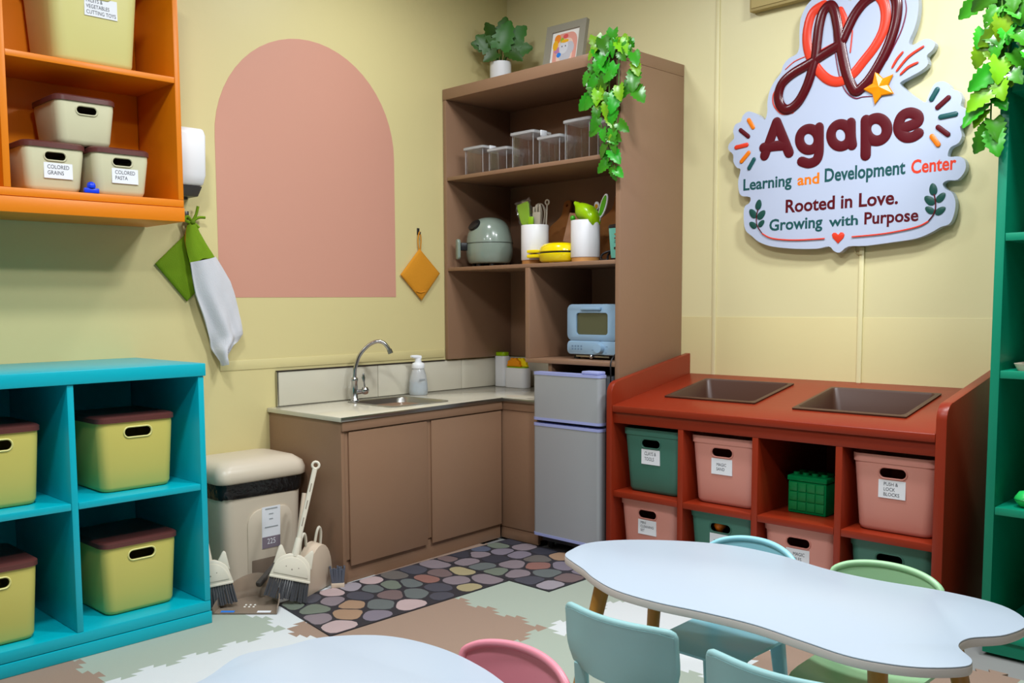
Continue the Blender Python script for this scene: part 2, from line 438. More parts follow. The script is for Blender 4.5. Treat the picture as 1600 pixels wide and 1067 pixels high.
# ================================================================== SINK CABINETS AND WORKTOP
def skew(x, y, z):
    """the counter's front runs very slightly out of parallel with the wall"""
    t = max(0, min(1, (x+3.72)/.525)); return (x+t*(.034-(y-2.34)*.064), y, z)
FX = -3.20
t = thing('sink_cabinet', 'brown painted base cabinet with two plain doors under the sink', 'cabinet', (-3.45, 2.87, 0))
K = lambda n, *a, **k: MB().box(*a).warp(skew).build(n, BROWN, t, **{**dict(bevel=.002), **k})
K('side_panel', -3.718, 2.345, 0, FX, 2.365, .701)
K('carcass', -3.70, 2.366, .10, FX-.02, 3.40, .699)
K('kickboard', -3.68, 2.366, 0.0, FX-.012, 3.40, .099)
K('face_frame', FX-.0195, 2.366, .101, FX-.004, 3.40, .698)
for a, b in ((2.385, 2.858), (2.888, 3.394)): K('door', FX-.0035, a, .075, FX+.005, b, .655, bevel=.002)
K('apron_rail', FX-.0035, 2.346, .662, FX+.010, 3.397, .702)
t = thing('corner_cabinet', 'narrow brown base cabinet filling the corner between sink cabinet and fridge', 'cabinet', (-3.1, 3.45, 0))
K = lambda n, *a, **k: MB().box(*a).build(n, BROWN, t, **{**dict(bevel=.002), **k})
K('front_panel', -3.252, 3.405, .062, -3.0, 3.425, .66)
K('apron_rail', -3.248, 3.4005, .661, -2.995, 3.425, .702)
K('kickboard', -3.252, 3.412, 0.0, -3.0, 3.43, .061)
K('carcass', -3.226, 3.431, .02, -3.0, 3.96, .70)
# worktop: L shape with a cut-out for the basin
TILEM = mat('glossy_ivory_tile', (206, 200, 182), .12, var=.03, scale=20)
t = thing('worktop', 'L shaped glossy ivory worktop with metal front edging over the sink cabinet', 'worktop', (-3.4, 2.9, .703))
Lp = [(-3.7185, 2.335), (-3.186, 2.335), (-3.186, 3.392), (-2.995, 3.392), (-2.995, 3.972), (-3.7185, 3.972)]
me = MB().prism(Lp, .703, .723).warp(skew).mesh('slab', TILEM, bevel=.002)
cut = MB().prism(rr(.34, .36, .05, 4, -3.46, 2.91), .6, .8).mesh('c', None)
me = evaluated(me, [cut]); link('slab', me, t)
MB().box(-3.186, 2.336, .7045, -3.182, 3.388, .7225).warp(skew).build('edge_trim', STEEL, t, bevel=.001)
MB().box(-3.22, 3.388, .7045, -2.996, 3.3918, .7225).build('edge_trim', STEEL, t, bevel=.001)
# backsplash
GRT = mat('pale_grout', (176, 170, 152), .8)
t = thing('backsplash', 'low ivory tile backsplash with dark top trim along the counter', 'backsplash', (-3.71, 2.9, .724))
MB().box(-3.7185, 2.39, .724, -3.7145, 3.96, .886).build('grout_bed', GRT, t)
for a, b in ((2.395, 2.985), (2.988, 3.578), (3.581, 3.955)): MB().box(-3.7142, a, .726, -3.707, b, .885).build('tile', TILEM, t, bevel=.0012)
for a, b in ((-3.702, -3.30), (-3.297, -2.998)): MB().box(a, 3.958, .726, b, 3.9665, .885).build('tile', TILEM, t, bevel=.0012)
MB().box(-3.7185, 2.386, .8865, -3.703, 3.455, .892).build('top_trim', mat('dark_bronze_trim', (66, 58, 54), .35, .6), t, bevel=.001)
MB().box(-3.7185, 2.384, .724, -3.704, 2.3895, .886).build('end_trim', STEEL, t, bevel=.001)
# sink
t = thing('sink', 'stainless steel basin set into the ivory worktop', 'sink', (-3.46, 2.91, .723))
def R3(w_, d_, r_, z_): return [(x, y, z_) for x, y in rr(w_, d_, r_, 5, -3.46, 2.91)]
MB().loft([R3(.365, .385, .05, .7235), R3(.365, .385, .05, .7255), R3(.33, .35, .05, .7265), R3(.318, .338, .05, .72), R3(.29, .31, .06, .60), R3(.24, .26, .06, .588), R3(.04, .04, .018, .584)], c0=False).build('basin', STEEL, t, smooth=50)
MB().lathe([(.02, .5845), (.022, .586), (.016, .587), (0, .5865)], (-3.46, 2.91, 0)).build('drain', CHROME, t, smooth=40)
# faucet
t = thing('faucet', 'chrome gooseneck faucet with a lever handle standing behind the sink', 'faucet', (-3.64, 2.785, .723))
MB().lathe([(.022, 0), (.022, .006), (.016, .012), (.0155, .095), (.018, .10), (.018, .112), (.012, .118)], (-3.64, 2.785, .7232)).build('faucet_body', CHROME, t, smooth=50)
sp = smooth_path([(-3.64, 2.785, .838), (-3.636, 2.788, .886), (-3.625, 2.808, .948), (-3.60, 2.841, .994), (-3.57, 2.869, 1.014), (-3.55, 2.893, 1.01), (-3.537, 2.909, .99), (-3.53, 2.919, .968)], 5)
MB().tube(sp, .0095, 12).build('spout', CHROME, t, smooth=60)
MB().tube([(-3.5315, 2.9175, .975), (-3.527, 2.9235, .955)], .0125, 14).build('aerator', STEEL, t, smooth=40)
MB().tube([(-3.64, 2.785, .765), (-3.60, 2.825, .775)], .012, 12).build('valve_stem', CHROME, t, smooth=50)
h = MB().lathe([(0, -.02), (.014, -.016), (.02, 0), (.014, .016), (0, .02)], (-3.605, 2.822, .775), 16); h.build('valve_ball', CHROME, t, smooth=80)
MB().tube([(-3.607, 2.822, .79), (-3.61, 2.82, .815), (-3.612, 2.819, .838), (-3.613, 2.819, .86)], [.004, .004, .009, .003], 8).build('lever_handle', CHROME, t, smooth=60)
# foam soap bottle
t = thing('soap_bottle', 'clear foam soap bottle with white pump standing behind the sink', 'bottle', (-3.645, 3.205, .723))
BP = (-3.645, 3.205, .7232)
MB().lathe([(.045, 0), (.049, .006), (.05, .03), (.046, .075), (.038, .115), (.031, .135), (.029, .138)], BP, 20).build('bottle_body', mat('clear_frosted_plastic', (236, 238, 240), .18, trans=.55, ior=1.3), t, smooth=50)
MB().lathe([(.042, .004), (.0465, .008), (.047, .03), (.0455, .066), (0, .067)], BP, 20).build('soap_liquid', mat('pale_blue_soap', (150, 188, 206), .2, trans=.25), t, smooth=50, world=True)
MB().lathe([(.033, .1385), (.034, .142), (.034, .158), (.029, .166), (.018, .17), (.0165, .19), (.0, .19)], BP, 20).build('pump_collar', WHITE, t, smooth=40)
MB().tube([(BP[0]+.003, BP[1]+.012, .916), (BP[0]+.002, BP[1]-.012, .921), (BP[0]+.002, BP[1]-.05, .926)], [.013, .011, .006], 10).build('pump_nozzle', WHITE, t, smooth=60)
MB().box(-.02, 0, 0, .022, .0003, .008).xf(Matrix.Translation((-3.5985, 3.19, .80)) @ Matrix.Rotation(PI/2, 4, 'Z')).build('print_mark', mat('grey_print', (150, 156, 160), .6), t)
# sink caddy: dispenser and sponge holder
t = thing('dish_soap_caddy', 'white dish soap pump and sponge holder set in the worktop corner', 'soap dispenser', (-3.58, 3.86, .723))
LIME = mat('lime_plastic', (150, 190, 0), .35)
MB().loft([[(x, y, z) for x, y in rr(.082, .06, .022, 5, -3.662, 3.86)] for z in (.7235, .896)]).build('soap_bottle_body', WHITE, t, bevel=.003)
MB().loft([[(x, y, z) for x, y in rr(.074, .054, .02, 5, -3.662, 3.86)] for z in (.8965, .918)]).build('pump_head', LIME, t, bevel=.004)
MB().box(-3.745+.03, 3.85, .906, -3.69, 3.868, .916).build('pump_spout', LIME, t, bevel=.003)
MB().loft([[(x, y, z) for x, y in rr(w_, d_, .03, 5, -3.538, 3.855)] for w_, d_, z in ((.156, .07, .7235), (.16, .074, .73), (.16, .074, .834), (.152, .066, .834), (.15, .064, .74))]).build('sponge_holder', WHITE, t, smooth=40)
MB().loft([[(x, y, z) for x, y in rr(.145, .058, .028, 5, -3.538, 3.855)] for z in (.82, .84)]).build('holder_tray', LIME, t, bevel=.003)
t = thing('sponge', 'orange and yellow scalloped sponge sitting in the white holder', 'sponge', (-3.535, 3.855, .841))
def scallop(cx, r, z0, n=30, k=5):
    return [(cx+(r*(1+.07*math.cos(k*2*a)))*math.cos(a), z0+(r*(1+.07*math.cos(k*2*a)))*math.sin(a)*.95) for a in [PI*i/n for i in range(n+1)]]
MB().prism(scallop(-3.555, .05, .8408), 3.835, 3.853, 'xz').build('sponge_layer', mat('orange_sponge', (240, 150, 0), .8, bump=.3, scale=200), t, bevel=.004)
MB().prism(scallop(-3.52, .05, .8408), 3.8535, 3.872, 'xz').build('sponge_layer', mat('yellow_sponge', (244, 214, 0), .8, bump=.3, scale=200), t, bevel=.004)

# ================================================================== TALL CABINET
t = thing('tall_cabinet', 'tall brown open cabinet with shelves standing in the corner on the counter', 'cabinet', (-3.13, 3.72, 0))
TX0_, TX1_, TYF = -3.714, -2.552, 3.464; TYB = YW-.002
K = lambda n, *a: MB().box(*a).build(n, BROWN, t, bevel=.002)
K('side_panel', TX0_, TYF, .8935, TX0_+.024, TYB, 2.273)
K('side_panel', TX1_-.026, TYF, 0, TX1_, TYB, 2.273)
K('top_panel', TX0_, TYF-.002, 2.2735, TX1_, TYB, 2.33)
K('shelf_panel', TX0_+.0245, TYF+.002, 1.849, TX1_-.0265, TYB-.012, 1.869)
K('shelf_panel', TX0_+.0245, TYF+.002, 1.370, TX1_-.0265, TYB-.012, 1.389)
K('shelf_panel', -3.129, TYF, .900, TX1_-.0265, TYB-.012, .921)
K('divider_panel', -3.129, TYF+.001, .9215, -3.099, TYB-.012, 1.3695)
K('support_post', -2.996, TYF+.02, .724, -2.972, TYB-.012, .8995)
K('back_panel', TX0_+.0245, TYB-.011, .892, TX1_-.0265, TYB-.001, 2.273)

# ------------------------------------------------------------------ things on the cabinet top
t = thing('potted_plant', 'small monstera plant in a white pot on top of the tall cabinet', 'plant', (-3.56, 3.75, 2.3305))
PO = (-3.56, 3.75, 2.3305)
MB().lathe([(.0, .0), (.054, 0), (.057, .006), (.058, .158), (.053, .158), (.052, .14), (0, .138)], PO, 28).build('pot', WHITE, t, smooth=40)
MB().lathe([(.051, .1385), (.03, .145), (0, .148)], PO, 18).build('soil', mat('dark_soil', (60, 48, 36), .9, bump=.5, scale=150), t, smooth=60)
def leaf_mesh(L, Wd, lobes, depth, fold, droop):
    """scalloped leaf lying in x/y, tip towards +y, face towards +z"""
    m = MB(); n = lobes*4; rows = []
    for i in range(n+1):
        u = i/n
        wv = Wd/2*max(.04, (math.sin(PI*min(1, (u*.93+.07)**.72)))**.62)
        cut = 1-depth*(.5-.5*math.cos(2*PI*lobes*u))*(1 if .12 < u < .93 else .3)
        y = L*u; z = -droop*u*u
        back = .16*L*(1-u)
        rows.append([(-wv*cut, y-back*cut, z+fold*wv*cut), (-wv*.5, y-back*.45, z+fold*wv*.6), (0, y, z), (wv*.5, y-back*.45, z+fold*wv*.6), (wv*cut, y-back*cut, z+fold*wv*cut)])
    m.grid(rows); return m
def leaf_frame(pos, tip, nrm, s=1.0):
    Y_ = Vector(tip).normalized(); Z_ = Vector(nrm); Z_ = (Z_-Y_*Z_.dot(Y_)).normalized(); X_ = Y_.cross(Z_)
    return Matrix(((X_.x*s, Y_.x*s, Z_.x*s, pos[0]), (X_.y*s, Y_.y*s, Z_.y*s, pos[1]), (X_.z*s, Y_.z*s, Z_.z*s, pos[2]), (0, 0, 0, 1)))
LEAFD = mat('dark_monstera_leaf', (52, 104, 34), .38, rnd=.35)
PLEAF = leaf_mesh(.155, .135, 5, .28, .22, .025).mesh('leaf', LEAFD, smooth=60)
rs = random.Random(4)
# one leaf per row: where it joins its stem (right, up), where its tip points (right, up), how far in front, size
PR, PF = Vector((.72, .69, 0)), Vector((.69, -.72, 0))
for (a, b_, ta, tb, df, s_) in ((.0, .225, .35, 1, .03, 1.0), (.035, .24, .75, .75, .02, .95), (-.03, .215, -.75, .6, .02, .85), (-.02, .245, -.35, .9, .0, .9), (.05, .215, 1, .1, .03, .8), (-.045, .235, -1, .25, .01, .75), (.01, .26, .1, 1, -.02, .95), (.04, .205, .8, -.45, .045, .6), (-.02, .20, -.6, -.35, .045, .55)):
    base = PR*a+PF*df+Vector((0, 0, b_))
    MB().tube(smooth_path([(PO[0]+base.x*.3, PO[1]+base.y*.3, PO[2]+.142), (PO[0]+base.x*.7, PO[1]+base.y*.7, PO[2]+.14+(b_-.14)*.6), (PO[0]+base.x, PO[1]+base.y, PO[2]+b_)], 3), .003, 5).build('stem', LEAFD, t, smooth=60)
    o = link('leaf', PLEAF, t, world=False)
    o.matrix_local = leaf_frame(base, PR*ta+Vector((0, 0, tb))+PF*.15, PF*1.0+PR*rs.uniform(-.35, .35)+Vector((0, 0, rs.uniform(-.1, .5))), s_)
# picture frame with a drawing
t = thing('picture_frame', 'grey picture frame with a childish elephant drawing leaning on the wall, on the tall cabinet', 'picture', (-3.125, 3.76, 2.3305))
Mf = Matrix.Translation((-3.13, 3.745, 2.331)) @ Matrix.Rotation(.05, 4, 'Z') @ Matrix.Rotation(-.20, 4, 'X')
GREYF = mat('grey_frame_paint', (150, 146, 132), .5)
fr = MB(); fw, fh, fb = .25, .29, .038
for a in ((-fw/2, 0, fw/2, fb), (-fw/2, fh-fb, fw/2, fh), (-fw/2, fb, -fw/2+fb, fh-fb), (fw/2-fb, fb, fw/2, fh-fb)): fr.box(a[0], -.012, a[1], a[2], .012, a[3])
fr.xf(Mf).build('frame_border', GREYF, t)
MB().box(-fw/2+fb, -.002, fb, fw/2-fb, .010, fh-fb).xf(Mf).build('picture_paper', mat('white_paper', (238, 236, 232), .6), t)
pic = [('pink_wash', (228, 160, 146), [(x*.148, .145+y*.19) for x, y in rr(1, 1, .3, 5)], 0), ('pink_wash_pale', (238, 205, 190), [(x*.10, .142+y*.135) for x, y in rr(1, 1, .3, 5)], 1)]
def blob(cx, cz, rx, rz): return [(cx+rx*math.cos(2*PI*i/16), cz+rz*math.sin(2*PI*i/16)) for i in range(16)]
pic += [('orange_wash', (240, 140, 40), blob(-.052, .215, .02, .024), 2), ('yellow_wash', (240, 180, 30), blob(-.062, .183, .017, .027), 3), ('mauve_wash', (196, 130, 170), blob(-.048, .155, .02, .017), 2), ('blue_wash', (40, 130, 230), blob(-.034, .128, .014, .013), 4),
        ('green_wash', (150, 190, 50), blob(-.022, .202, .011, .016), 3), ('red_wash', (222, 90, 90), blob(-.002, .222, .016, .012), 3), ('grey_wash', (196, 196, 206), blob(.028, .155, .03, .036), 2), ('grey_wash', (196, 196, 206), blob(.005, .115, .036, .024), 3), ('pale_grey_wash', (216, 218, 228), blob(-.008, .165, .028, .036), 5), ('yellow_wash', (240, 180, 30), blob(-.004, .197, .024, .009), 6),
        ('ink_dots', (60, 60, 80), blob(-.018, .17, .003, .004), 7), ('ink_dots', (60, 60, 80), blob(.004, .17, .003, .004), 7)]
for n_, c_, P_, k_ in pic:
    MB().prism(P_, -.0022-.0003*(k_+1), -.002, 'xz').xf(Mf).build('drawn_shape', mat(n_, c_, .7), t)
# ------------------------------------------------------------------ hanging ivy
LEAFI = mat('glossy_green_leaf', (40, 134, 24), .3, rnd=.4)
LEAFT = mat('lime_green_leaf', (104, 166, 20), .32, rnd=.25)
IL = [leaf_mesh(.078, .066, 5, .26, .28, .02).mesh('leaf', m_, smooth=60) for m_ in (LEAFI, LEAFT)]
STEMM = mat('green_plastic_stem', (70, 120, 30), .5)
def ivy(label, strands, loc, seed, face, scale=1.0):
    t = thing('hanging_ivy', label, 'plant', loc); rs = random.Random(seed)
    for P in strands:
        S_ = smooth_path(P, 6)
        MB().tube(S_, .0028, 5).build('stem', STEMM, t, smooth=60)
        Lt = sum((S_[i+1]-S_[i]).length for i in range(len(S_)-1)); n = max(3, int(Lt/.034))
        for k in range(n):
            q = S_[min(len(S_)-1, int((k+.6)/n*(len(S_)-1)+.5))]
            o = link('leaf', IL[0 if rs.random() < .85 else 1], t, world=False)
            side = rs.uniform(-1.0, 1.0); s = rs.uniform(.75, 1.15)*scale
            # leaves hang down and outwards, their faces towards the room
            tip = Vector((math.sin(side), -rs.uniform(.05, .45), -math.cos(side)))
            q = q+Vector((math.sin(side)*.022, -.006, .008)); o.matrix_local = leaf_frame(q-Vector(loc), tip, Vector((rs.uniform(-.3, .75), -1, rs.uniform(-.1, .7))), s)
X0, Y0 = -2.62, 3.452
ivy('bright green plastic ivy hanging over the front right corner of the tall cabinet', [
    [(-2.64, 3.50, 2.345), (-2.67, 3.44, 2.33), (-2.69, 3.43, 2.22), (-2.685, 3.435, 2.14), (-2.67, 3.44, 2.08)],
    [(-2.60, 3.50, 2.345), (-2.60, 3.44, 2.34), (-2.59, 3.43, 2.15), (-2.60, 3.43, 1.95), (-2.585, 3.435, 1.85), (-2.57, 3.44, 1.77)],
    [(-2.56, 3.50, 2.345), (-2.55, 3.435, 2.34), (-2.53, 3.42, 2.20), (-2.545, 3.425, 2.0), (-2.56, 3.43, 1.90)],
    [(-2.54, 3.52, 2.345), (-2.485, 3.44, 2.32), (-2.455, 3.43, 2.20), (-2.465, 3.44, 2.10)],
    [(-2.60, 3.50, 2.34), (-2.64, 3.44, 2.36), (-2.64, 3.43, 2.22), (-2.65, 3.43, 2.06), (-2.62, 3.43, 1.95)],
    [(-2.62, 3.50, 2.34), (-2.66, 3.47, 2.37), (-2.70, 3.46, 2.39)], [(-2.60, 3.50, 2.34), (-2.60, 3.48, 2.38), (-2.58, 3.46, 2.40)]], (-2.60, 3.50, 2.33), 11, PI)

# ------------------------------------------------------------------ clear containers on the top shelf
GLASS = mat('clear_acrylic', (252, 252, 254), .03, trans=1, ior=1.38, alpha=.8)
CLID = mat('clear_lid_plastic', (235, 236, 238), .15, trans=.55, ior=1.3, alpha=.85)
def container(x, y, w_, d_, h_, label, rz=0):
    t = thing('food_container', label, 'container', (x, y, 1.8695), rz, 'clear containers on the top shelf')
    M = lambda W_, D_, z: [(a, b, z) for a, b in rr(W_, D_, .014, 3)]
    MB().loft([M(w_-.01, d_-.01, 0), M(w_, d_, .006), M(w_, d_, h_-.02), M(w_-.006, d_-.006, h_-.02), M(w_-.006, d_-.006, .009), M(w_-.02, d_-.02, .007)]).build('container_body', GLASS, t, smooth=40, world=False)
    MB().loft([M(w_+.004, d_+.004, h_-.0195), M(w_+.018, d_+.018, h_-.016), M(w_+.018, d_+.018, h_-.005), M(w_-.004, d_-.004, h_), M(w_-.03, d_-.03, h_-.004)]).build('lid', CLID, t, smooth=35, world=False)
    for sx in (-1, 1):
        for sy in (-1, 1): MB().tube([(sx*(w_/2-.003), sy*(d_/2-.003), .008), (sx*(w_/2-.003), sy*(d_/2-.003), h_-.022)], .0016, 5).build('edge_glint', CLID, t, smooth=60, world=False)  # added pale tubes stand in for the bright glints along clear edges
    MB().box(w_/2+.0095, -.022, h_-.03, w_/2+.017, .022, h_-.002).build('lid_clip', WHITE, t, bevel=.002, world=False)
for a in ((-3.545, 3.585, .135, .12, .152, 'clear acrylic container with lid, leftmost on the top shelf'), (-3.372, 3.585, .13, .12, .125, 'short clear container, second from the left on the top shelf'),
          (-3.192, 3.58, .145, .125, .182, 'taller clear container, third from the left on the top shelf'), (-3.020, 3.58, .135, .12, .140, 'short clear container between the two tall containers on the top shelf'),
          (-2.845, 3.58, .15, .125, .195, 'tallest clear container, just left of the ivy on the top shelf'), (-2.675, 3.59, .125, .11, .17, 'clear container half hidden behind the ivy on the top shelf')):
    container(*a)

# ------------------------------------------------------------------ things on the middle shelf
Z2 = 1.3895
SAGE = mat('sage_glossy_plastic', (132, 146, 134), .22, coat=.4)
t = thing('air_fryer', 'rounded sage green air fryer with side handle on the middle shelf', 'air fryer', (-3.535, 3.63, Z2))
FC = (-3.535, 3.63, Z2)
prof = [(0, .018), (.098, .018), (.118, .03), (.129, .07), (.130, .11), (.124, .16), (.110, .205), (.088, .238), (.056, .257), (.024, .264), (0, .265)]
pf = smooth_path([(r, h, 0) for r, h in prof], 3)
MB().lathe([(max(p.x, 0), p.y) for p in pf], FC, 32, sy=.95).build('fryer_body', SAGE, t, smooth=60)
ring = [(FC[0]+.1302*math.cos(a), FC[1]+.1302*.95*math.sin(a), Z2+.127) for a in [2*PI*i/40 for i in range(40)]]
MB().tube(ring, .0014, 5, closed=True).build('seam_line', mat('dark_seam', (60, 68, 62), .6), t, smooth=60)
for a in (.6, 2.5, 3.8, 5.6, 4.7): MB().lathe([(.014, 0), (.014, .02)], (FC[0]+.085*math.cos(a), FC[1]+.08*math.sin(a), Z2), 10).build('foot', BLACK, t, smooth=40)
# display disc on the sloping front, towards the left
dn = Vector((-.20, -.72, .62)).normalized()
Md = Matrix.Translation(Vector((FC[0]-.025, FC[1]-.090, Z2+.222))) @ dn.to_track_quat('Z', 'Y').to_matrix().to_4x4()
MB().lathe([(.046, -.012), (.046, .0035), (.042, .006), (0, .007)], (0, 0, 0), 24, sy=.75).xf(Md).build('display_panel', BLACK, t, smooth=40)
hd = Vector((-.42, -.91, 0))
Mh = Matrix.Translation((FC[0]-.072, FC[1]-.098, Z2+.10)) @ Matrix.Rotation(math.atan2(hd.y, hd.x), 4, 'Z')
MB().box(-.03, -.02, -.012, .042, .02, .03).xf(Mh).build('handle_bracket', BLACK, t, bevel=.006)
MB().loft([[(.043, a, b) for a, b in rr(.040, .108, .018, 5)], [(.060, a, b) for a, b in rr(.040, .108, .018, 5)]]).xf(Mh @ Matrix.Translation((0, 0, -.005))).build('handle', SAGE, t, bevel=.004)
CORD = mat('black_cord', (18, 18, 20), .5)
tag(MB().tube(smooth_path([(-3.36, 3.70, Z2+.01), (-3.30, 3.66, Z2+.05), (-3.30, 3.66, Z2+.13), (-3.335, 3.68, Z2+.17), (-3.345, 3.70, Z2+.10), (-3.31, 3.68, Z2+.04), (-3.28, 3.75, Z2+.006)], 5), .004, 6).build('power_cord', CORD, smooth=60), 'black looped cord between the air fryer and the left crock', 'cord')
CLAYW = mat('white_ceramic', (232, 232, 236), .35)
def crock(x, y, label):
    t = thing('utensil_crock', label, 'crock', (x, y, Z2), 0, 'white utensil crocks')
    MB().lathe([(0, 0), (.066, 0), (.066, .022), (0, .022)], n=28).build('wooden_base', WOOD, t, smooth=30, world=False)
    MB().lathe([(0, .0222), (.068, .0222), (.070, .026), (.070, .196), (.068, .199), (.064, .196), (.064, .04), (0, .038)], n=32).build('crock_body', CLAYW, t, smooth=40, world=False)
    return t
crock(-3.183, 3.60, 'white crock with wooden base holding spatula and whisk, left of two')
crock(-2.842, 3.58, 'white crock with wooden base holding lime utensils, right of two')
# utensils in the left crock
C1x, C1y = -3.183, 3.60
t = thing('spatula', 'lime spatula in crinkled clear wrap in the left crock', 'utensil', (C1x-.03, C1y, Z2+.2))
LIMEU = mat('lime_silicone', (140, 190, 20), .4)
Ms = Matrix.Translation((C1x-.020, C1y-.01, Z2+.055)) @ Matrix.Rotation(-.20, 4, 'Y')
MB().loft([[(x*.4, y, .0) for x, y in rr(.03, .014, .006)], [(x*.6, y, .14) for x, y in rr(.03, .014, .006)], [(x, y, .17) for x, y in rr(.062, .012, .005)], [(x, y, .25) for x, y in rr(.08, .012, .005)], [(x, y, .265) for x, y in rr(.072, .01, .004)]]).xf(Ms).build('spatula_head', LIMEU, t, bevel=.002)
wr = [];rs = random.Random(3)
for i in range(12):
    z = .14+.14*i/11; wv = .03+.022*min(1, i/5)
    wr.append([(wv*math.cos(2*PI*k/14)+rs.uniform(-.006, .006), .013*math.sin(2*PI*k/14)+rs.uniform(-.005, .005), z+rs.uniform(-.004, .004)) for k in range(14)])
MB().loft(wr, c0=False, c1=False).xf(Ms).build('plastic_wrap', mat('crinkled_clear_wrap', (250, 250, 250), .06, trans=.9, alpha=.28), t)
t = thing('mini_spatula', 'small lime brush handle beside the wrapped spatula in the left crock', 'utensil', (C1x+.01, C1y-.03, Z2+.2))
MB().loft([[(x*.5, y, .06) for x, y in rr(.03, .012, .005)], [(x*.7, y, .19) for x, y in rr(.03, .012, .005)], [(x, y, .205) for x, y in rr(.034, .014, .006)], [(x, y, .24) for x, y in rr(.032, .013, .006)]]).xf(Matrix.Translation((C1x-.004, C1y-.038, Z2)) @ Matrix.Rotation(.05, 4, 'Y')).build('brush_head', LIMEU, t, bevel=.002)
t = thing('whisk', 'beige wire whisk standing up in the left crock', 'utensil', (C1x+.03, C1y, Z2+.2))
WIRE = mat('beige_silicone_wire', (186, 176, 160), .4)
for k in range(5):
    a = PI*k/5; P_ = [(.012*s*math.cos(a), .012*s*math.sin(a), z) if 0 else (r*math.cos(a), r*math.sin(a), z) for r, z in ((-.008, .18), (-.028, .225), (-.032, .265), (-.018, .30), (0, .308), (.018, .30), (.032, .265), (.028, .225), (.008, .18))]
    MB().tube(smooth_path([(C1x+.015+x, C1y+.02+y, Z2+z) for x, y, z in P_], 3), .0022, 5).build('wire_loop', WIRE, t, smooth=60)
MB().tube([(C1x+.015, C1y+.02, Z2+.06), (C1x+.015, C1y+.02, Z2+.185)], .008, 8).build('whisk_handle', WIRE, t, smooth=60)
t = thing('turner', 'beige slotted turner with ring top in the left crock', 'utensil', (C1x+.03, C1y, Z2+.2))
tb = MB(); Mt = Matrix.Translation((C1x+.030, C1y-.022, Z2+.20)) @ Matrix.Rotation(.03, 4, 'Y')
tb.box(-.025, -.003, -.12, .025, .003, .062); 
for i in range(3): tb.box(-.025+.02*i, -.003, .0621, -.025+.02*i+.010, .003, .10-.012*(i == 0))
tb.xf(Mt).build('turner_blade', mat('taupe_silicone', (172, 164, 148), .45), t, bevel=.0015)
MB().tube([(C1x+.040, C1y+.03, Z2+.06), (C1x+.056, C1y+.03, Z2+.30)], .004, 6).build('ladle_handle', WIRE, t, smooth=60)
MB().tube([(C1x+.057+.012*math.cos(2*PI*i/14), C1y+.03, Z2+.312+.012*math.sin(2*PI*i/14)) for i in range(14)], .0045, 6, closed=True).build('handle_ring', WIRE, t, smooth=60)
# yellow waffle maker
t = thing('waffle_maker', 'round glossy yellow waffle maker between the two crocks', 'waffle maker', (-3.01, 3.56, Z2))
YP = mat('glossy_yellow_plastic', (240, 214, 0), .18, coat=.4)
W0 = (-2.995, 3.56, Z2)
MB().lathe([(0, .004), (.085, .004), (.10, .014), (.104, .045), (.10, .048)], W0, 30, sy=.8).build('lower_shell', YP, t, smooth=50)
MB().lathe([(.097, .0485), (.097, .0555)], W0, 30, sy=.8).build('dark_gap', BLACK, t, smooth=40)
MB().lathe([(.10, .056), (.104, .059), (.098, .078), (.08, .094), (.055, .099), (.045, .097), (0, .098)], W0, 30, sy=.8).build('upper_shell', YP, t, smooth=40)
MB().box(-.165, -.022, .030, -.09, .022, .047).xf(Matrix.Translation(W0) @ Matrix.Rotation(.25, 4, 'Z')).build('lower_handle', YP, t, bevel=.005)
MB().box(-.165, -.022, .054, -.09, .022, .070).xf(Matrix.Translation(W0) @ Matrix.Rotation(.25, 4, 'Z')).build('upper_handle', YP, t, bevel=.005)
MB().lathe([(0, 0), (.012, 0), (.012, .006), (0, .006)], (W0[0], W0[1]-.05, Z2), 12).build('foot', YP, t, smooth=30)
# cutting boards leaning on the back panel
def board(x, h_, w_, label, lean, y):
    t = thing('cutting_board', label, 'cutting board', (x, y, Z2), 0)
    P_ = [(-w_/2, .0), (w_/2, .0), (w_/2, h_*.55)] + [(p.x, p.y) for p in smooth_path([(w_/2, h_*.55, 0), (w_/2*.9, h_*.63, 0), (.045, h_*.72, 0), (.026, h_*.80, 0), (.026, h_*.93, 0)], 4)[1:]]
    P_ += [(.026*math.cos(a), h_*.95+.022*math.sin(a)) for a in [PI*i/8 for i in range(1, 8)]]
    P_ += [(-a, b) for a, b in P_[2:2+18][::-1] if b > h_*.5]
    me = MB().prism(P_, 0, .016, 'xz').mesh('board', mat('wooden_board', (182, 122, 68), .5, bump=.05, scale=25, var=.15), bevel=.002)
    cut = MB().lathe([(.009, -.05), (.009, .05)], (0, 0, h_*.93), 12, axis='y').mesh('c', None)
    me = evaluated(me, [cut]); me.transform(Matrix.Translation((x, y, Z2+.001)) @ Matrix.Rotation(-lean, 4, 'X'))
    link('board', me, t)
board(-3.245, .365, .19, 'wooden paddle board with hanging hole behind the waffle maker', .30, 3.83)
board(-2.90, .385, .21, 'wooden paddle board with hanging hole behind the right crock', .30, 3.82)
t = thing('salmon_cutting_mat', 'small salmon pink cutting board tilted against the right crock', 'cutting board', (-3.0, 3.68, Z2))
MB().box(-.056, -.005, 0, .056, .005, .15).xf(Matrix.Translation((-3.025, 3.70, Z2+.105)) @ Matrix.Rotation(.18, 4, 'Y') @ Matrix.Rotation(-.15, 4, 'X')).build('board', mat('salmon_board', (206, 156, 126), .5), t, bevel=.004)
MB().box(-.012, 0, -.105, .012, .006, 0.02).xf(Matrix.Translation((-3.025, 3.72, Z2+.1055))).build('board_stand', mat('salmon_board', (206, 156, 126), .5), t, bevel=.003)
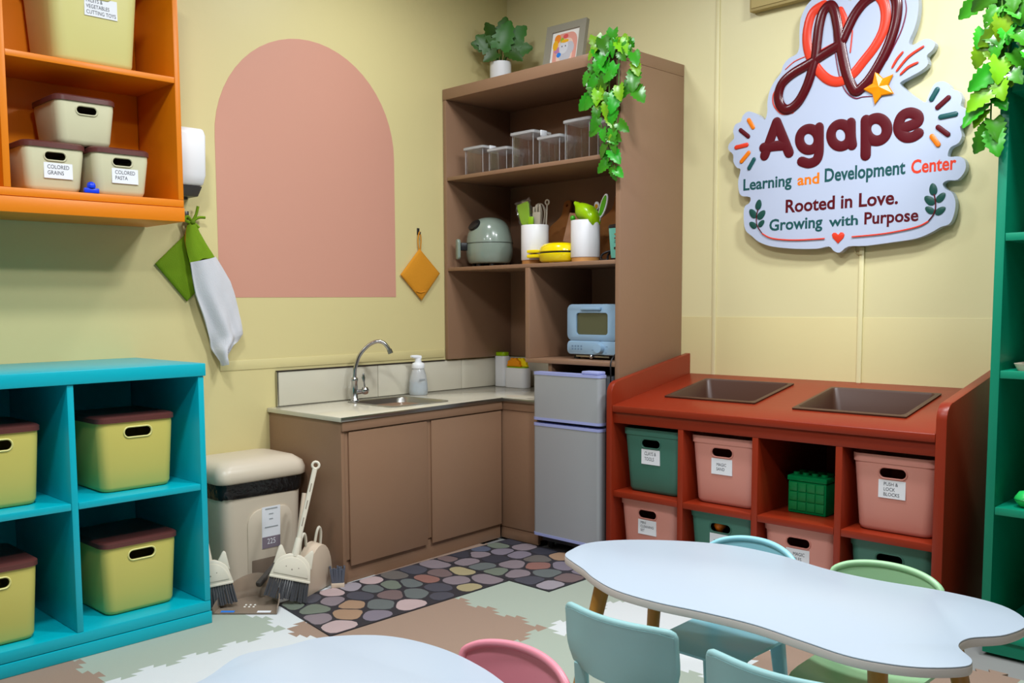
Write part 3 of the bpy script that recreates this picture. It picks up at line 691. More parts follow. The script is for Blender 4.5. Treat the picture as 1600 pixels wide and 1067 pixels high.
# utensils in the right crock
C2x, C2y = -2.842, 3.58
t = thing('lime_scoop', 'lime green pouring jug lying tilted on top of the right crock', 'utensil', (C2x, C2y, Z2+.2))
sc = smooth_path([(-.074, .272, .008), (-.066, .282, .014), (-.05, .282, .024), (-.02, .270, .045), (.015, .255, .052), (.05, .235, .05), (.072, .205, .04)], 4)
cen = [(-.070, .272), (-.070, .274), (-.062, .268), (-.052, .258), (-.045, .243), (-.03, .235), (0, .225), (.04, .212), (.072, .192), (.084, .178)]
rad = [(.006, .006), (.012, .009), (.014, .012), (.02, .020), (.028, .030), (.04, .038), (.05, .042), (.052, .042), (.046, .036), (.038, .025)]
rg = []
for (x, z), (ry, rz_) in zip(cen, rad): rg.append([(x+.3*rz_*math.sin(2*PI*k/16), ry*math.cos(2*PI*k/16), z+rz_*math.sin(2*PI*k/16)) for k in range(16)])
MB().loft(rg).xf(Matrix.Translation((C2x, C2y-.005, Z2+.012)) @ Matrix.Diagonal((.84, .9, 1, 1))).build('scoop_body', mat('lime_gloss_plastic', (150, 196, 10), .25), t, smooth=60)
t = thing('leaf_spoon', 'long green spoon with white edge sticking out of the right crock', 'utensil', (C2x+.07, C2y, Z2+.2))
Ml = Matrix.Translation((C2x+.055, C2y+.02, Z2+.16)) @ Matrix.Rotation(.35, 4, 'Y')
MB().prism([(.019*math.cos(a), .11+.058*math.sin(a)) for a in [2*PI*i/20 for i in range(20)]], -.004, .004, 'xz').xf(Ml).build('spoon_rim', WHITE, t, bevel=.001)
MB().prism([(.013*math.cos(a), .11+.05*math.sin(a)) for a in [2*PI*i/20 for i in range(20)]], -.006, -.0042, 'xz').xf(Ml).build('spoon_bowl', mat('leaf_green_plastic', (80, 170, 20), .3), t)
MB().tube([(0, 0, -.08), (0, 0, .06)], .005, 6).xf(Ml).build('spoon_handle', WHITE, t, smooth=60)
t = thing('egg_spoon', 'small white spoon with yellow centre behind the lime jug', 'utensil', (C2x+.03, C2y+.03, Z2+.2))
Ml = Matrix.Translation((C2x+.03, C2y+.05, Z2+.15))
MB().prism([(.015*math.cos(a), .12+.02*math.sin(a)) for a in [2*PI*i/16 for i in range(16)]], -.003, .003, 'xz').xf(Ml).build('spoon_bowl', WHITE, t, bevel=.001)
MB().prism([(.009*math.cos(a), .117+.011*math.sin(a)) for a in [2*PI*i/12 for i in range(12)]], -.005, -.0031, 'xz').xf(Ml).build('yolk_dot', mat('yolk_yellow', (236, 170, 30), .4), t)
MB().tube([(0, 0, -.08), (0, 0, .105)], .004, 6).xf(Ml).build('spoon_handle', WHITE, t, smooth=60)
t = thing('toy_pea', 'small round green knob at the left rim of the right crock', 'utensil', (C2x-.07, C2y, Z2+.2))
MB().lathe([(0, -.014), (.010, -.010), (.014, 0), (.010, .010), (0, .014)], (C2x-.055, C2y-.028, Z2+.212), 14).build('knob', mat('grass_green_plastic', (60, 160, 30), .3), t, smooth=80)
MB().tube([(C2x-.055, C2y-.028, Z2+.2), (C2x-.04, C2y-.02, Z2+.06)], .004, 6).build('knob_stem', mat('grass_green_plastic', (60, 160, 30), .3), t, smooth=60)
# mint mini blender cut by the side panel
t = thing('mini_cooker', 'mint green mini appliance with black lid at the right end of the middle shelf', 'appliance', (-2.635, 3.60, Z2))
MINT = mat('mint_plastic', (110, 196, 180), .3)
MQ = (-2.634, 3.60, Z2)
def sq(w_, z, r_=.02): return [(MQ[0]+x, MQ[1]+y, Z2+z) for x, y in rr(w_, w_*1.0, r_, 4)]
MB().loft([sq(.088, .0), sq(.092, .004), sq(.092, .012)]).build('base', BLACK, t, smooth=40)
MB().loft([sq(.090, .0122), sq(.094, .03), sq(.106, .14), sq(.106, .15)]).build('cooker_body', MINT, t, smooth=40)
MB().loft([sq(.108, .1502), sq(.11, .156), sq(.104, .166), sq(.07, .17)]).build('lid', BLACK, t, smooth=40)
MB().lathe([(0, .17), (.03, .17), (.028, .186), (0, .188)], MQ, 14).build('wooden_knob', WOOD, t, smooth=40)
MB().box(-.072, -.012, .098, -.052, .012, .118).xf(Matrix.Translation(MQ)).build('side_lug', MINT, t, bevel=.005)
for z, c_ in ((.118, 'amber_print'), (.10, 'dark_red_print')): MB().box(-.012, -.0015, z, .006, .001, z+.006).xf(Matrix.Translation((MQ[0], MQ[1]-.0515, Z2))).build('indicator_mark', mat(c_, (170, 110, 40) if 'amber' in c_ else (110, 30, 40), .5), t)
for z, w_ in ((.112, .008), (.091, .010), (.084, .014)): MB().box(-w_, -.0015, z, w_-.004, .001, z+.002).xf(Matrix.Translation((MQ[0], MQ[1]-.051, Z2))).build('print_line', INK, t)
MB().box(-.016, -.003, .052, .012, .003, .062).xf(Matrix.Translation((MQ[0], MQ[1]-.0475, Z2))).build('dark_badge', BLACK, t)
tag(MB().tube(smooth_path([(-2.70, 3.60, Z2+.05), (-2.735, 3.58, Z2+.035), (-2.74, 3.57, Z2+.01), (-2.70, 3.565, Z2+.005), (-2.72, 3.60, Z2+.03), (-2.70, 3.62, Z2+.06)], 5), .0055, 6).build('power_cord', CORD, smooth=60), 'thick black cord beside the mint appliance on the middle shelf', 'cord')

# ------------------------------------------------------------------ toaster oven
t = thing('toaster_oven', 'light blue mini toaster oven on the lower right shelf above the fridge', 'oven', (-2.78, 3.68, .9215))
PB = mat('pastel_blue_enamel', (150, 184, 212), .3)
ox, oy, oz = -2.787, 3.56, .9215
OB = lambda w_, h_, r_, y, cx=0, cz=0, n=5: [(ox+cx+a, y, oz+cz+b) for a, b in rr(w_, h_, r_, n)]
MB().loft([OB(.292, .236, .03, oy+.021, 0, .142), OB(.296, .24, .032, oy+.03, 0, .142), OB(.296, .24, .032, oy+.25, 0, .142)]).build('oven_body', PB, t, smooth=40)
dr = MB().loft([OB(.306, .176, .03, oy+.0195, 0, .178), OB(.306, .176, .03, oy+.004, 0, .178), OB(.296, .166, .026, oy, 0, .178)]).mesh('door', PB, smooth=40)
cut = MB().prism([(ox+a, oz+.172+b) for a, b in rr(.19, .105, .014, 4)], oy-.02, oy+.015, 'xz').mesh('c', None)
dr = evaluated(dr, [cut]); od = link('door', dr, t)
MB().prism([(ox+a, oz+.172+b) for a, b in rr(.189, .104, .014, 4)], oy+.008, oy+.013, 'xz').build('window_glass', mat('dark_olive_glass', (82, 84, 62), .08, coat=.3), od)
MB().box(ox-.06, oy-.014, oz+.238, ox+.06, oy-.0002, oz+.252).build('handle', PB, od, bevel=.004)
MB().loft([OB(.306, .066, .022, oy+.0195, 0, .056), OB(.306, .066, .022, oy+.004, 0, .056), OB(.298, .058, .02, oy, 0, .056)]).build('control_panel', PB, t, smooth=40)
MB().lathe([(0, -.026), (.022, -.025), (.024, -.02), (.025, -.0005), (0, -.0005)], (ox+.052, oy, oz+.056), 22, 'y').build('timer_knob', PB, t, smooth=40)
PRN = mat('blue_grey_print', (104, 132, 160), .6)
for i in range(4):
    for j in range(2): MB().box(ox-.122+i*.018, oy-.0006, oz+.045+j*.014, ox-.112+i*.018, oy, oz+.053+j*.014).build('icon_mark', PRN, t)
for dx, dz in ((-.045, -.01), (.038, .008), (.0, .034), (.034, -.022)): MB().box(ox+.052+dx-.006, oy-.0006, oz+.056+dz-.0012, ox+.052+dx+.006, oy, oz+.056+dz+.0012).build('dial_tick', PRN, t)
MB().box(ox-.10, oy+.006, oz+.010, ox+.10, oy+.03, oz+.018).build('crumb_tray', STEEL, t, bevel=.001)
MB().lathe([(0, -.013), (.008, -.011), (.011, -.004), (.008, .003), (0, .006)], (ox, oy+.002, oz+.014), 14, 'y').build('tray_knob', CHROME, t, smooth=70)
for sx in (-.12, .12):
    for yy in (oy+.04, oy+.23): MB().lathe([(.016, 0), (.014, .021)], (ox+sx, yy, oz), 12).build('foot', BLACK, t, smooth=40)
tag(MB().tube(smooth_path([(-2.615, 3.60, 1.02), (-2.597, 3.50, .96), (-2.590, 3.452, .925), (-2.588, 3.447, .86), (-2.587, 3.446, .70)], 5), .004, 6).build('power_cord', CORD, smooth=60), 'thin black cord hanging from the oven beside the fridge', 'cord')

# ------------------------------------------------------------------ fridge
t = thing('fridge', 'silver two door mini fridge with lavender trim under the tall cabinet', 'fridge', (-2.79, 3.68, 0))
FS = mat('silver_fridge_steel', (168, 171, 175), .4, .2, bump=.02, scale=200)
LAV = mat('lavender_trim_plastic', (158, 166, 216), .4)
fx0, fx1, fy = -2.988, -2.583, 3.36
MB().box(fx0+.006, fy+.062, .03, fx1-.006, 3.90, .853).build('fridge_body', mat('dark_grey_fridge_side', (70, 72, 78), .5), t, bevel=.004)
def door(z0, z1, n):
    d_ = MB().loft([[(a, b, z) for a, b in rr(fx1-fx0, .058, .02, 5, (fx0+fx1)/2, fy+.029)] for z in (z0, z1)]).build(n, FS, t, smooth=40)
    for za, zb in ((z0-.013, z0-.0003), (z1+.0003, z1+.013)):
        MB().loft([[(a, b, z) for a, b in rr(fx1-fx0+.004, .062, .021, 5, (fx0+fx1)/2, fy+.029)] for z in (za, zb)]).build('trim_strip', LAV, d_, smooth=40)
door(.648, .853, 'freezer_door'); door(.083, .607, 'fridge_door')
MB().box(fx1-.11, fy+.004, .8665, fx1-.012, fy+.06, .882).build('hinge_cover', LAV, t, bevel=.005)
for xx in (fx0+.04, fx1-.04):
    for yy in (fy+.09, 3.86): MB().lathe([(.018, 0), (.018, .03)], (xx, yy, 0), 12).build('foot', BLACK, t, smooth=40)

# ================================================================== RED SENSORY TABLE
RX0, RX1, RYF, RYB = -2.530, -1.106, 3.35, YW-.002
SL = .168                                     # slope of the table top towards the wall
def ztop(y): return .742+SL*(y-RYF)
t = thing('sensory_table', 'rust red cubby table with a sloping top and two sunken trays along the back wall', 'table', ((RX0+RX1)/2, 3.66, 0))
def K(n, *a): return MB().box(*a).build(n, RED, t, bevel=.002)
def side(x0, x1):
    P = [(RYF-.012, 0), (RYB, 0), (RYB, ztop(RYB)+.098), (RYF+.05, ztop(RYF)+.106)]
    c = (RYF+.048, ztop(RYF)+.046)
    P += [(c[0]-.06*math.sin(a), c[1]+.06*math.cos(a)) for a in [PI/2*i/6 for i in range(1, 7)]]
    MB().prism(P, x0, x1, 'yz').build('side_panel', RED, t, bevel=.004)
side(RX0, RX0+.030); side(RX1-.036, RX1)
ix0, ix1 = RX0+.0305, RX1-.0365
def plank(y0, y1, x0, x1, th): return [(x0, y0, ztop(y0)-th), (x1, y0, ztop(y0)-th), (x1, y1, ztop(y1)-th), (x0, y1, ztop(y1)-th), (x0, y0, ztop(y0)), (x1, y0, ztop(y0)), (x1, y1, ztop(y1)), (x0, y1, ztop(y1))]
BOXF = [(3, 2, 1, 0), (4, 5, 6, 7), (0, 1, 5, 4), (1, 2, 6, 5), (2, 3, 7, 6), (3, 0, 4, 7)]
me = MB().add(plank(RYF-.010, RYB, ix0, ix1, .030), BOXF).mesh('top_panel', RED, bevel=.003)
TR = [(-2.13, 3.695, .408, .316), (-1.516, 3.670, .408, .325)]
cuts = [MB().prism(rr(w_+.006, d_+.006, .02, 3, cx, cy), .4, 1.2).mesh('c', None) for cx, cy, w_, d_ in TR]
link('top_panel', evaluated(me, cuts), t)
K('apron', ix0, RYF+.002, .661, ix1, RYF+.022, .7105)
for x in (-2.166, -1.826, -1.491): K('divider_panel', x, RYF+.001, .0405, x+.026, RYB-.014, .6605)
for z in (.328,):
    for a, b in ((ix0, -2.1665), (-2.1395, -1.8265), (-1.7995, -1.4915), (-1.4645, ix1)): K('shelf_panel', a, RYF+.001, z, b, RYB-.014, z+.027)
K('bottom_panel', ix0, RYF, 0.004, ix1, RYB-.014, .040)
K('back_panel', ix0, RYB-.013, .005, ix1, RYB-.001, .80)
TRAYM = mat('dark_brown_plastic_tray', (74, 46, 34), .4)
for i, (cx, cy, w_, d_) in enumerate(TR):
    tr = thing('sand_tray', ['empty dark brown tray sunk in the red table top, nearer the brown cabinet', 'empty dark brown tray sunk in the red table top, nearer the green shelf'][i], 'tray', (cx, cy, ztop(cy)), 0, 'trays sunk in the red table')
    def RT(ww, dd, off, r=.02): return [(x, y, ztop(y)+off) for x, y in rr(ww, dd, r, 3, cx, cy)]
    m = MB().loft([RT(w_+.028, d_+.028, .0008, .004), RT(w_+.032, d_+.032, .007, .006), RT(w_+.002, d_+.002, .009), RT(w_-.008, d_-.008, .002), RT(w_-.05, d_-.05, -.115, .03), RT(w_-.06, d_-.06, -.118, .03)], c0=False)
    m.build('tray_body', TRAYM, tr, smooth=35)
RB = bin_kind(.292, .36, .285, .09, slot=(.094, .036, .222), rc=.035, rim=.03)
rdim = (.292, .36, .285); rsl = (.094, .036, .222)
def rbin(col, lab, x, z, stick, first=None, rz=0):
    return make_bin('storage_bin', RB, PINKB if col == 'pink' else GRNB, lab, 'bins in the red table', rdim, rsl, None, stick, loc=(x, 3.572, z), rz=rz, taper=.09)
def stx(body, tx=(.15, .85), tz=(.2, .85), x0=-.05, x1=.045, z0=.130, z1=.196): return (x0, x1, z0, z1, body, tx, tz)
zA, zB = .3555, .0405
rbin('green', 'green bin labelled CLAYS & TOOLS in the upper left cubby of the red table', -2.330, zA, stx('CLAYS &\nTOOLS', (.17, .80), (.25, .85)))
rbin('pink', 'pink bin labelled MAGIC SAND in the upper row of the red table', -1.982, zA, stx('MAGIC\nSAND', (.25, .72), (.25, .72)))
rbin('pink', 'pink bin labelled PUSH & LOCK BLOCKS in the upper right cubby of the red table', -1.300, zA, stx('PUSH &\nLOCK\nBLOCKS', (.2, .78), (.12, .88)))
rbin('pink', 'pink bin with three line label in the lower left cubby of the red table', -2.345, zB, stx('MINI\nCLEANING\nSET', (.14, .86), (.2, .88)))
rbin('green', 'green bin with toys showing through its handle, below the MAGIC SAND bin', -1.985, zB, stx('TOYS', (.2, .7), (.35, .6)))
rbin('pink', 'pink bin below the clear green block box in the red table', -1.648, zB, stx('MAGIC\nTILES', (.3, .8), (.3, .8)))
rbin('green', 'green bin below the PUSH & LOCK BLOCKS bin in the red table', -1.303, zB-0, None)
# toys behind the handle hole of the lower green bin
t = thing('toy_ball', 'orange toy showing through the handle hole of the lower green bin', 'toy', (-2.01, 3.43, zB+.1))
MB().lathe([(0, -.026), (.018, -.019), (.026, 0), (.018, .019), (0, .026)], (-2.012, 3.437, zB+.222), 16).build('ball', mat('orange_toy_plastic', (236, 120, 20), .4), t, smooth=80)
MB().lathe([(.012, -.17), (.012, -.02)], (-2.012, 3.437, zB+.222), 10).build('ball_stem', mat('orange_toy_plastic', (236, 120, 20), .4), t, smooth=40)
# translucent green box of blocks
t = thing('block_box', 'green translucent box of building blocks in the otherwise empty upper cubby of the red table', 'toy box', (-1.66, 3.55, zA))
GT = mat('translucent_green_plastic', (0, 150, 80), .25, trans=.35, ior=1.2)
GS = mat('solid_green_blocks', (0, 132, 66), .4)
bx0, bx1, by0, by1 = -1.742, -1.585, 3.49, 3.66
MB().box(bx0, by0, zA, bx1, by1, zA+.128).build('box_body', GT, t, bevel=.006)
MB().box(bx0-.003, by0-.004, zA+.1285, bx1+.003, by1, zA+.150).build('box_lid', GT, t, bevel=.005)
for i in range(4):
    for j in range(2): MB().lathe([(.013, .1503), (.013, .161), (0, .161)], (bx0+.022+.038*i, by0+.03+.05*j, zA), 12).build('lid_stud', GT, t, smooth=40)
for i in range(4):
    for k in range(3): MB().box(bx0+.006+.0365*i, by0-.0035, zA+.012+.038*k, bx0+.040+.0365*i, by0+.02, zA+.046+.038*k).build('block', GS, t, bevel=.002)

# ================================================================== GREEN SHELF
t = thing('green_shelf', 'tall green painted shelf at the right edge of the photo beside the red table', 'shelf', (-.55, 3.69, 0))
gx0, gx1, gyf, gyb = -1.000, -.12, 3.405, YW-.003
K = lambda n, *a: MB().box(*a).build(n, GREENW, t, bevel=.002)
K('side_panel', gx0, gyf, .0805, gx0+.028, gyb, 2.36); K('side_panel', gx1-.028, gyf, .0805, gx1, gyb, 2.36)
K('plinth', gx0+.004, gyf+.012, 0, gx1-.004, gyb, .052); K('bottom_panel', gx0, gyf-.004, .0525, gx1, gyb, .080)
for z in (.478, .935, 1.385, 1.86): K('shelf_panel', gx0+.0285, gyf+.003, z, gx1-.0285, gyb-.014, z+.026)
K('top_panel', gx0-.004, gyf-.004, 2.3605, gx1+.004, gyb, 2.39); K('back_panel', gx0+.0285, gyb-.013, .081, gx1-.0285, gyb-.001, 2.36)
t = thing('toy_egg', 'bright green round toy lying on the lower green shelf at the photo edge', 'toy', (-.895, 3.50, .5045))
MB().lathe([(0, 0), (.022, .004), (.036, .022), (.036, .034), (.024, .052), (0, .058)], (-.893, 3.47, .5045), 18).build('toy_body', mat('bright_green_toy', (40, 190, 90), .35), t, smooth=70)
MB().lathe([(.0365, .026), (.0385, .028), (.0365, .030)], (-.893, 3.47, .5045), 18).build('toy_band', mat('dark_green_toy', (10, 130, 60), .4), t, smooth=40)
t = thing('toy_tray', 'pale beige tray on the middle shelf of the green shelf at the photo edge', 'tray', (-.84, 3.5, .9615))
MB().loft([[(x, y, z) for x, y in rr(w_, d_, .02, 4, -.83, 3.52)] for w_, d_, z in ((.20, .18, .9615), (.22, .20, .985), (.212, .192, .985), (.19, .17, .966))]).build('tray_body', DOUGH, t, smooth=40)

# ================================================================== WALL SIGN
SIGN = {'board': [(-1.8984, 2.4719), (-1.9235, 2.4485), (-1.9454, 2.4026), (-1.9498, 2.3419), (-1.9487, 2.2905), (-1.9596, 2.2603), (-1.9944, 2.248), (-2.0206, 2.2242), (-2.0318, 2.192), (-2.0624, 2.1589), (-2.0832, 2.1222), (-2.093, 2.0751), (-2.0922, 2.0359), (-2.1008, 2.0037), (-2.1131, 2.0055), (-2.1415, 2.0301), (-2.1842, 2.0497), (-2.2125, 2.034), (-2.2217, 2.0097), (-2.2489, 2.0006), (-2.2597, 1.9719), (-2.2543, 1.9395), (-2.2784, 1.9181), (-2.2829, 1.8926), (-2.2579, 1.8658), (-2.2557, 1.8329), (-2.2374, 1.8049), (-2.2195, 1.7943), (-2.2302, 1.7435), (-2.2259, 1.6982), (-2.2109, 1.6752), (-2.1693, 1.6659), (-2.172, 1.6403), (-2.1956, 1.6249), (-2.1996, 1.5789), (-2.1902, 1.5204), (-2.1565, 1.4895), (-2.1213, 1.4617), (-2.0588, 1.4386), (-1.9559, 1.4238), (-1.851, 1.4189), (-1.7974, 1.4259), (-1.7746, 1.4058), (-1.7495, 1.3979), (-1.7131, 1.4217), (-1.6406, 1.4209), (-1.5244, 1.4306), (-1.4411, 1.4397), (-1.3858, 1.4593), (-1.3495, 1.4796), (-1.3181, 1.4892), (-1.3028, 1.5202), (-1.2974, 1.5702), (-1.3115, 1.6094), (-1.3365, 1.6265), (-1.3466, 1.6471), (-1.3282, 1.6587), (-1.2923, 1.6578), (-1.267, 1.6905), (-1.2681, 1.7245), (-1.2894, 1.7452), (-1.3265, 1.7482), (-1.3315, 1.7611), (-1.322, 1.7844), (-1.2957, 1.7967), (-1.2828, 1.8221), (-1.2908, 1.858), (-1.2719, 1.8706), (-1.2603, 1.8958), (-1.2701, 1.9201), (-1.2912, 1.9377), (-1.2875, 1.9648), (-1.3022, 1.9949), (-1.3232, 2.0032), (-1.3354, 2.0246), (-1.3583, 2.0406), (-1.385, 2.0388), (-1.3987, 2.0218), (-1.4131, 1.9885), (-1.4221, 1.9702), (-1.4514, 1.9897), (-1.4957, 2.03), (-1.5214, 2.0611), (-1.4873, 2.0777), (-1.4416, 2.0959), (-1.4159, 2.1175), (-1.4217, 2.1497), (-1.4009, 2.1677), (-1.3921, 2.1903), (-1.4102, 2.2097), (-1.4357, 2.2149), (-1.4739, 2.2017), (-1.4914, 2.215), (-1.4717, 2.2641), (-1.4604, 2.3144), (-1.4597, 2.3705), (-1.4735, 2.4275), (-1.5364, 2.4872), (-1.6251, 2.5143), (-1.6941, 2.4808), (-1.7298, 2.4278), (-1.7602, 2.4658), (-1.8153, 2.4944), (-1.8651, 2.4905)], 'maroon': [(-1.7688, 2.2616), (-1.8318, 2.2365), (-1.9013, 2.207), (-1.978, 2.1776), (-2.0246, 2.1419), (-2.0395, 2.0905), (-2.0226, 2.0436), (-1.9905, 2.0289), (-1.9492, 2.0518), (-1.9143, 2.104), (-1.8902, 2.1668), (-1.8741, 2.2304), (-1.868, 2.2908), (-1.8596, 2.3597), (-1.8435, 2.4125), (-1.8168, 2.4308), (-1.7967, 2.4067), (-1.7832, 2.3527), (-1.7719, 2.2901), (-1.7554, 2.2079), (-1.7367, 2.1349), (-1.7137, 2.0799), (-1.6942, 2.0582), (-1.6641, 2.0762), (-1.637, 2.1035), (-1.6039, 2.1521), (-1.5695, 2.2175), (-1.5469, 2.2887), (-1.5397, 2.3448), (-1.5432, 2.3898), (-1.5597, 2.4202), (-1.5914, 2.4344), (-1.6321, 2.4283), (-1.6731, 2.4085), (-1.7095, 2.3689), (-1.7389, 2.3156), (-1.7572, 2.2778)], 'red': [(-1.8441, 2.4384), (-1.891, 2.4184), (-1.9124, 2.3567), (-1.9135, 2.2951), (-1.8969, 2.2348), (-1.8601, 2.171), (-1.8143, 2.1251), (-1.765, 2.1096), (-1.7127, 2.1306), (-1.6668, 2.1774), (-1.622, 2.2279), (-1.5917, 2.2847), (-1.5843, 2.3413), (-1.5947, 2.3928), (-1.6184, 2.4296)], 'red2': [(-1.7723, 2.4013), (-1.7545, 2.3604), (-1.7484, 2.313)], 'thin': [[(-1.5091, 2.3819), (-1.5043, 2.3369), (-1.5198, 2.2697), (-1.5533, 2.2009), (-1.5746, 2.1602)], [(-1.8003, 2.3564), (-1.7931, 2.2618), (-1.7706, 2.1409), (-1.7397, 2.0657), (-1.7006, 2.0305), (-1.6676, 2.0308), (-1.6233, 2.026)], [(-2.03, 2.1428), (-2.0625, 2.1089), (-2.0615, 2.0594), (-2.0219, 2.0141), (-1.9691, 2.0111)], [(-1.9174, 2.241), (-1.9686, 2.2291), (-2.01, 2.2028)], [(-1.7934, 2.2735), (-1.8521, 2.2546)], [(-1.7173, 2.3065), (-1.7246, 2.2205)], [(-1.8517, 2.4471), (-1.9014, 2.4301), (-1.9257, 2.3833)]], 'rays': [[(-1.5128, 2.1797), (-1.5342, 2.1571), (-1.5512, 2.1289)], [(-1.4349, 2.1865), (-1.4902, 2.1576), (-1.5329, 2.1122)], [(-1.4546, 2.1289), (-1.489, 2.1176), (-1.5169, 2.096)]], 'star': [(-1.6192, 2.1277), (-1.5853, 2.0909), (-1.5437, 2.1007), (-1.5636, 2.0601), (-1.5401, 2.0216), (-1.5897, 2.022), (-1.6163, 1.9898), (-1.6267, 2.0325), (-1.667, 2.0606), (-1.6279, 2.0769)], 'A1': [(-2.1008, 1.8432), (-2.0767, 1.9054), (-2.0464, 1.9815), (-2.0109, 1.9012), (-1.9851, 1.8421)], 'A2': [(-2.1052, 1.8787), (-2.0556, 1.8797), (-2.0015, 1.8772)], 'g1': [(-1.8537, 1.8829), (-1.8558, 1.868), (-1.8627, 1.8555), (-1.8737, 1.8469), (-1.8873, 1.8433), (-1.902, 1.8451), (-1.916, 1.8521), (-1.9276, 1.8636), (-1.9353, 1.8781), (-1.9382, 1.8939), (-1.936, 1.909), (-1.9289, 1.9215), (-1.9177, 1.93), (-1.904, 1.9335), (-1.8893, 1.9315), (-1.8755, 1.9243), (-1.8641, 1.9128), (-1.8565, 1.8985), (-1.8537, 1.8829)], 'g2': [(-1.8515, 1.933), (-1.8501, 1.8764), (-1.8501, 1.824), (-1.8622, 1.795), (-1.8941, 1.7864), (-1.9269, 1.7982)], 'a1': [(-1.7164, 1.8822), (-1.7184, 1.8669), (-1.7251, 1.8542), (-1.7357, 1.8454), (-1.7489, 1.8416), (-1.7632, 1.8434), (-1.7768, 1.8505), (-1.7881, 1.8622), (-1.7956, 1.8769), (-1.7985, 1.893), (-1.7964, 1.9084), (-1.7895, 1.9213), (-1.7787, 1.93), (-1.7654, 1.9335), (-1.7512, 1.9315), (-1.7377, 1.9243), (-1.7266, 1.9126), (-1.7192, 1.898), (-1.7164, 1.8822)], 'a2': [(-1.7153, 1.9331), (-1.7131, 1.8786), (-1.7072, 1.8405)], 'p1': [(-1.566, 1.8849), (-1.568, 1.8699), (-1.575, 1.8573), (-1.5859, 1.8488), (-1.5996, 1.8452), (-1.6144, 1.8471), (-1.6285, 1.8542), (-1.6402, 1.8659), (-1.6481, 1.8806), (-1.6511, 1.8965), (-1.6489, 1.9117), (-1.6418, 1.9244), (-1.6306, 1.9329), (-1.6168, 1.9362), (-1.602, 1.9341), (-1.5881, 1.9268), (-1.5766, 1.9151), (-1.5689, 1.9006), (-1.566, 1.8849)], 'p2': [(-1.653, 1.9347), (-1.651, 1.8622), (-1.6499, 1.7917)], 'e1': [(-1.507, 1.8817), (-1.4717, 1.8888), (-1.4468, 1.8992), (-1.4495, 1.9234), (-1.4791, 1.9389), (-1.5084, 1.9301), (-1.5213, 1.8978), (-1.5165, 1.8689), (-1.494, 1.8458), (-1.4664, 1.8422), (-1.4434, 1.8531)], 'dash': [('orange', [(-2.1812, 2.0104), (-2.1593, 1.9755)]), ('maroon', [(-2.221, 1.9711), (-2.1822, 1.9381)]), ('red', [(-2.2414, 1.8963), (-2.1887, 1.9018)]), ('orange', [(-2.2137, 1.8305), (-2.1785, 1.8651)]), ('teal', [(-2.1749, 1.7962), (-2.1519, 1.8321)]), ('teal', [(-1.3779, 2.0124), (-1.3975, 1.9785)]), ('maroon', [(-1.3357, 1.9745), (-1.3738, 1.9436)]), ('teal', [(-1.3077, 1.9084), (-1.3613, 1.9047)]), ('maroon', [(-1.3695, 1.8668), (-1.333, 1.8345)]), ('orange', [(-1.3911, 1.8344), (-1.3674, 1.7999)])], 'leaves': [[(-2.1311, 1.6049), (-2.1214, 1.6516)], [(-2.1375, 1.5713), (-2.1688, 1.6104)], [(-2.1289, 1.5642), (-2.0945, 1.6002)], [(-2.1352, 1.526), (-2.1691, 1.5521)], [(-2.124, 1.5298), (-2.0979, 1.5576)], [(-1.3774, 1.6047), (-1.3843, 1.6529)], [(-1.3747, 1.5698), (-1.4114, 1.6032)], [(-1.3659, 1.5769), (-1.3367, 1.6112)], [(-1.3747, 1.5361), (-1.4079, 1.5611)], [(-1.3697, 1.5301), (-1.3333, 1.5553)]], 'stemL': [(-2.1276, 1.6059), (-2.134, 1.5743), (-2.1297, 1.5353), (-2.1044, 1.4983)], 'stemR': [(-1.3759, 1.6074), (-1.3696, 1.5761), (-1.3726, 1.5371), (-1.3958, 1.5038)], 'lineL': [(-2.1044, 1.4983), (-2.0657, 1.4769), (-2.0038, 1.4653), (-1.9235, 1.4597), (-1.8168, 1.4601)], 'lineR': [(-1.3958, 1.5038), (-1.4308, 1.4874), (-1.4972, 1.4744), (-1.5829, 1.4649), (-1.6958, 1.4607)], 'heart': [(-1.7566, 1.4356), (-1.7809, 1.4612), (-1.7844, 1.4754), (-1.7783, 1.4829), (-1.7671, 1.4822), (-1.7575, 1.4732), (-1.7466, 1.4829), (-1.7361, 1.481), (-1.7297, 1.4722), (-1.7337, 1.4586)], 'words': [('Learning', 'teal', [-2.2033, -1.9707, 1.6991, 1.6959, 0.0519]), ('and', 'orange', [-1.9442, -1.8462, 1.6962, 1.6964, 0.0469]), ('Development', 'teal', [-1.8223, -1.4896, 1.6982, 1.7002, 0.0567]), ('Center', 'red', [-1.4673, -1.2993, 1.6979, 1.6964, 0.0543]), ('Rooted in Love.', 'maroon', [-1.9966, -1.5149, 1.5827, 1.5816, 0.0573]), ('Growing', 'teal', [-2.0725, -1.8275, 1.5075, 1.5077, 0.0511]), ('with', 'teal', [-1.7994, -1.675, 1.5086, 1.51, 0.042]), ('Purpose', 'maroon', [-1.6483, -1.4334, 1.5082, 1.5094, 0.0501])]}
SC_ = {'maroon': mat('maroon_print', (88, 12, 24), .45, spec=.25), 'gloss': mat('glossy_maroon_print', (84, 10, 20), .22), 'red': mat('red_orange_print', (226, 62, 38), .3), 'teal': mat('teal_print', (22, 82, 84), .35), 'orange': mat('orange_print', (238, 124, 20), .3), 'leaf': mat('dark_green_print', (24, 76, 68), .35), 'plum': mat('plum_print', (120, 36, 66), .35), 'star': mat('star_orange', (248, 146, 8), .25)}
YS0 = 3.925
t = thing('wall_sign', 'large white cut-out wall sign reading Agape Learning and Development Center above the red table', 'sign', (-1.77, 3.95, 1.9))
SB = smooth_path([(x, z, 0) for x, z in SIGN['board']], 3, closed=True)
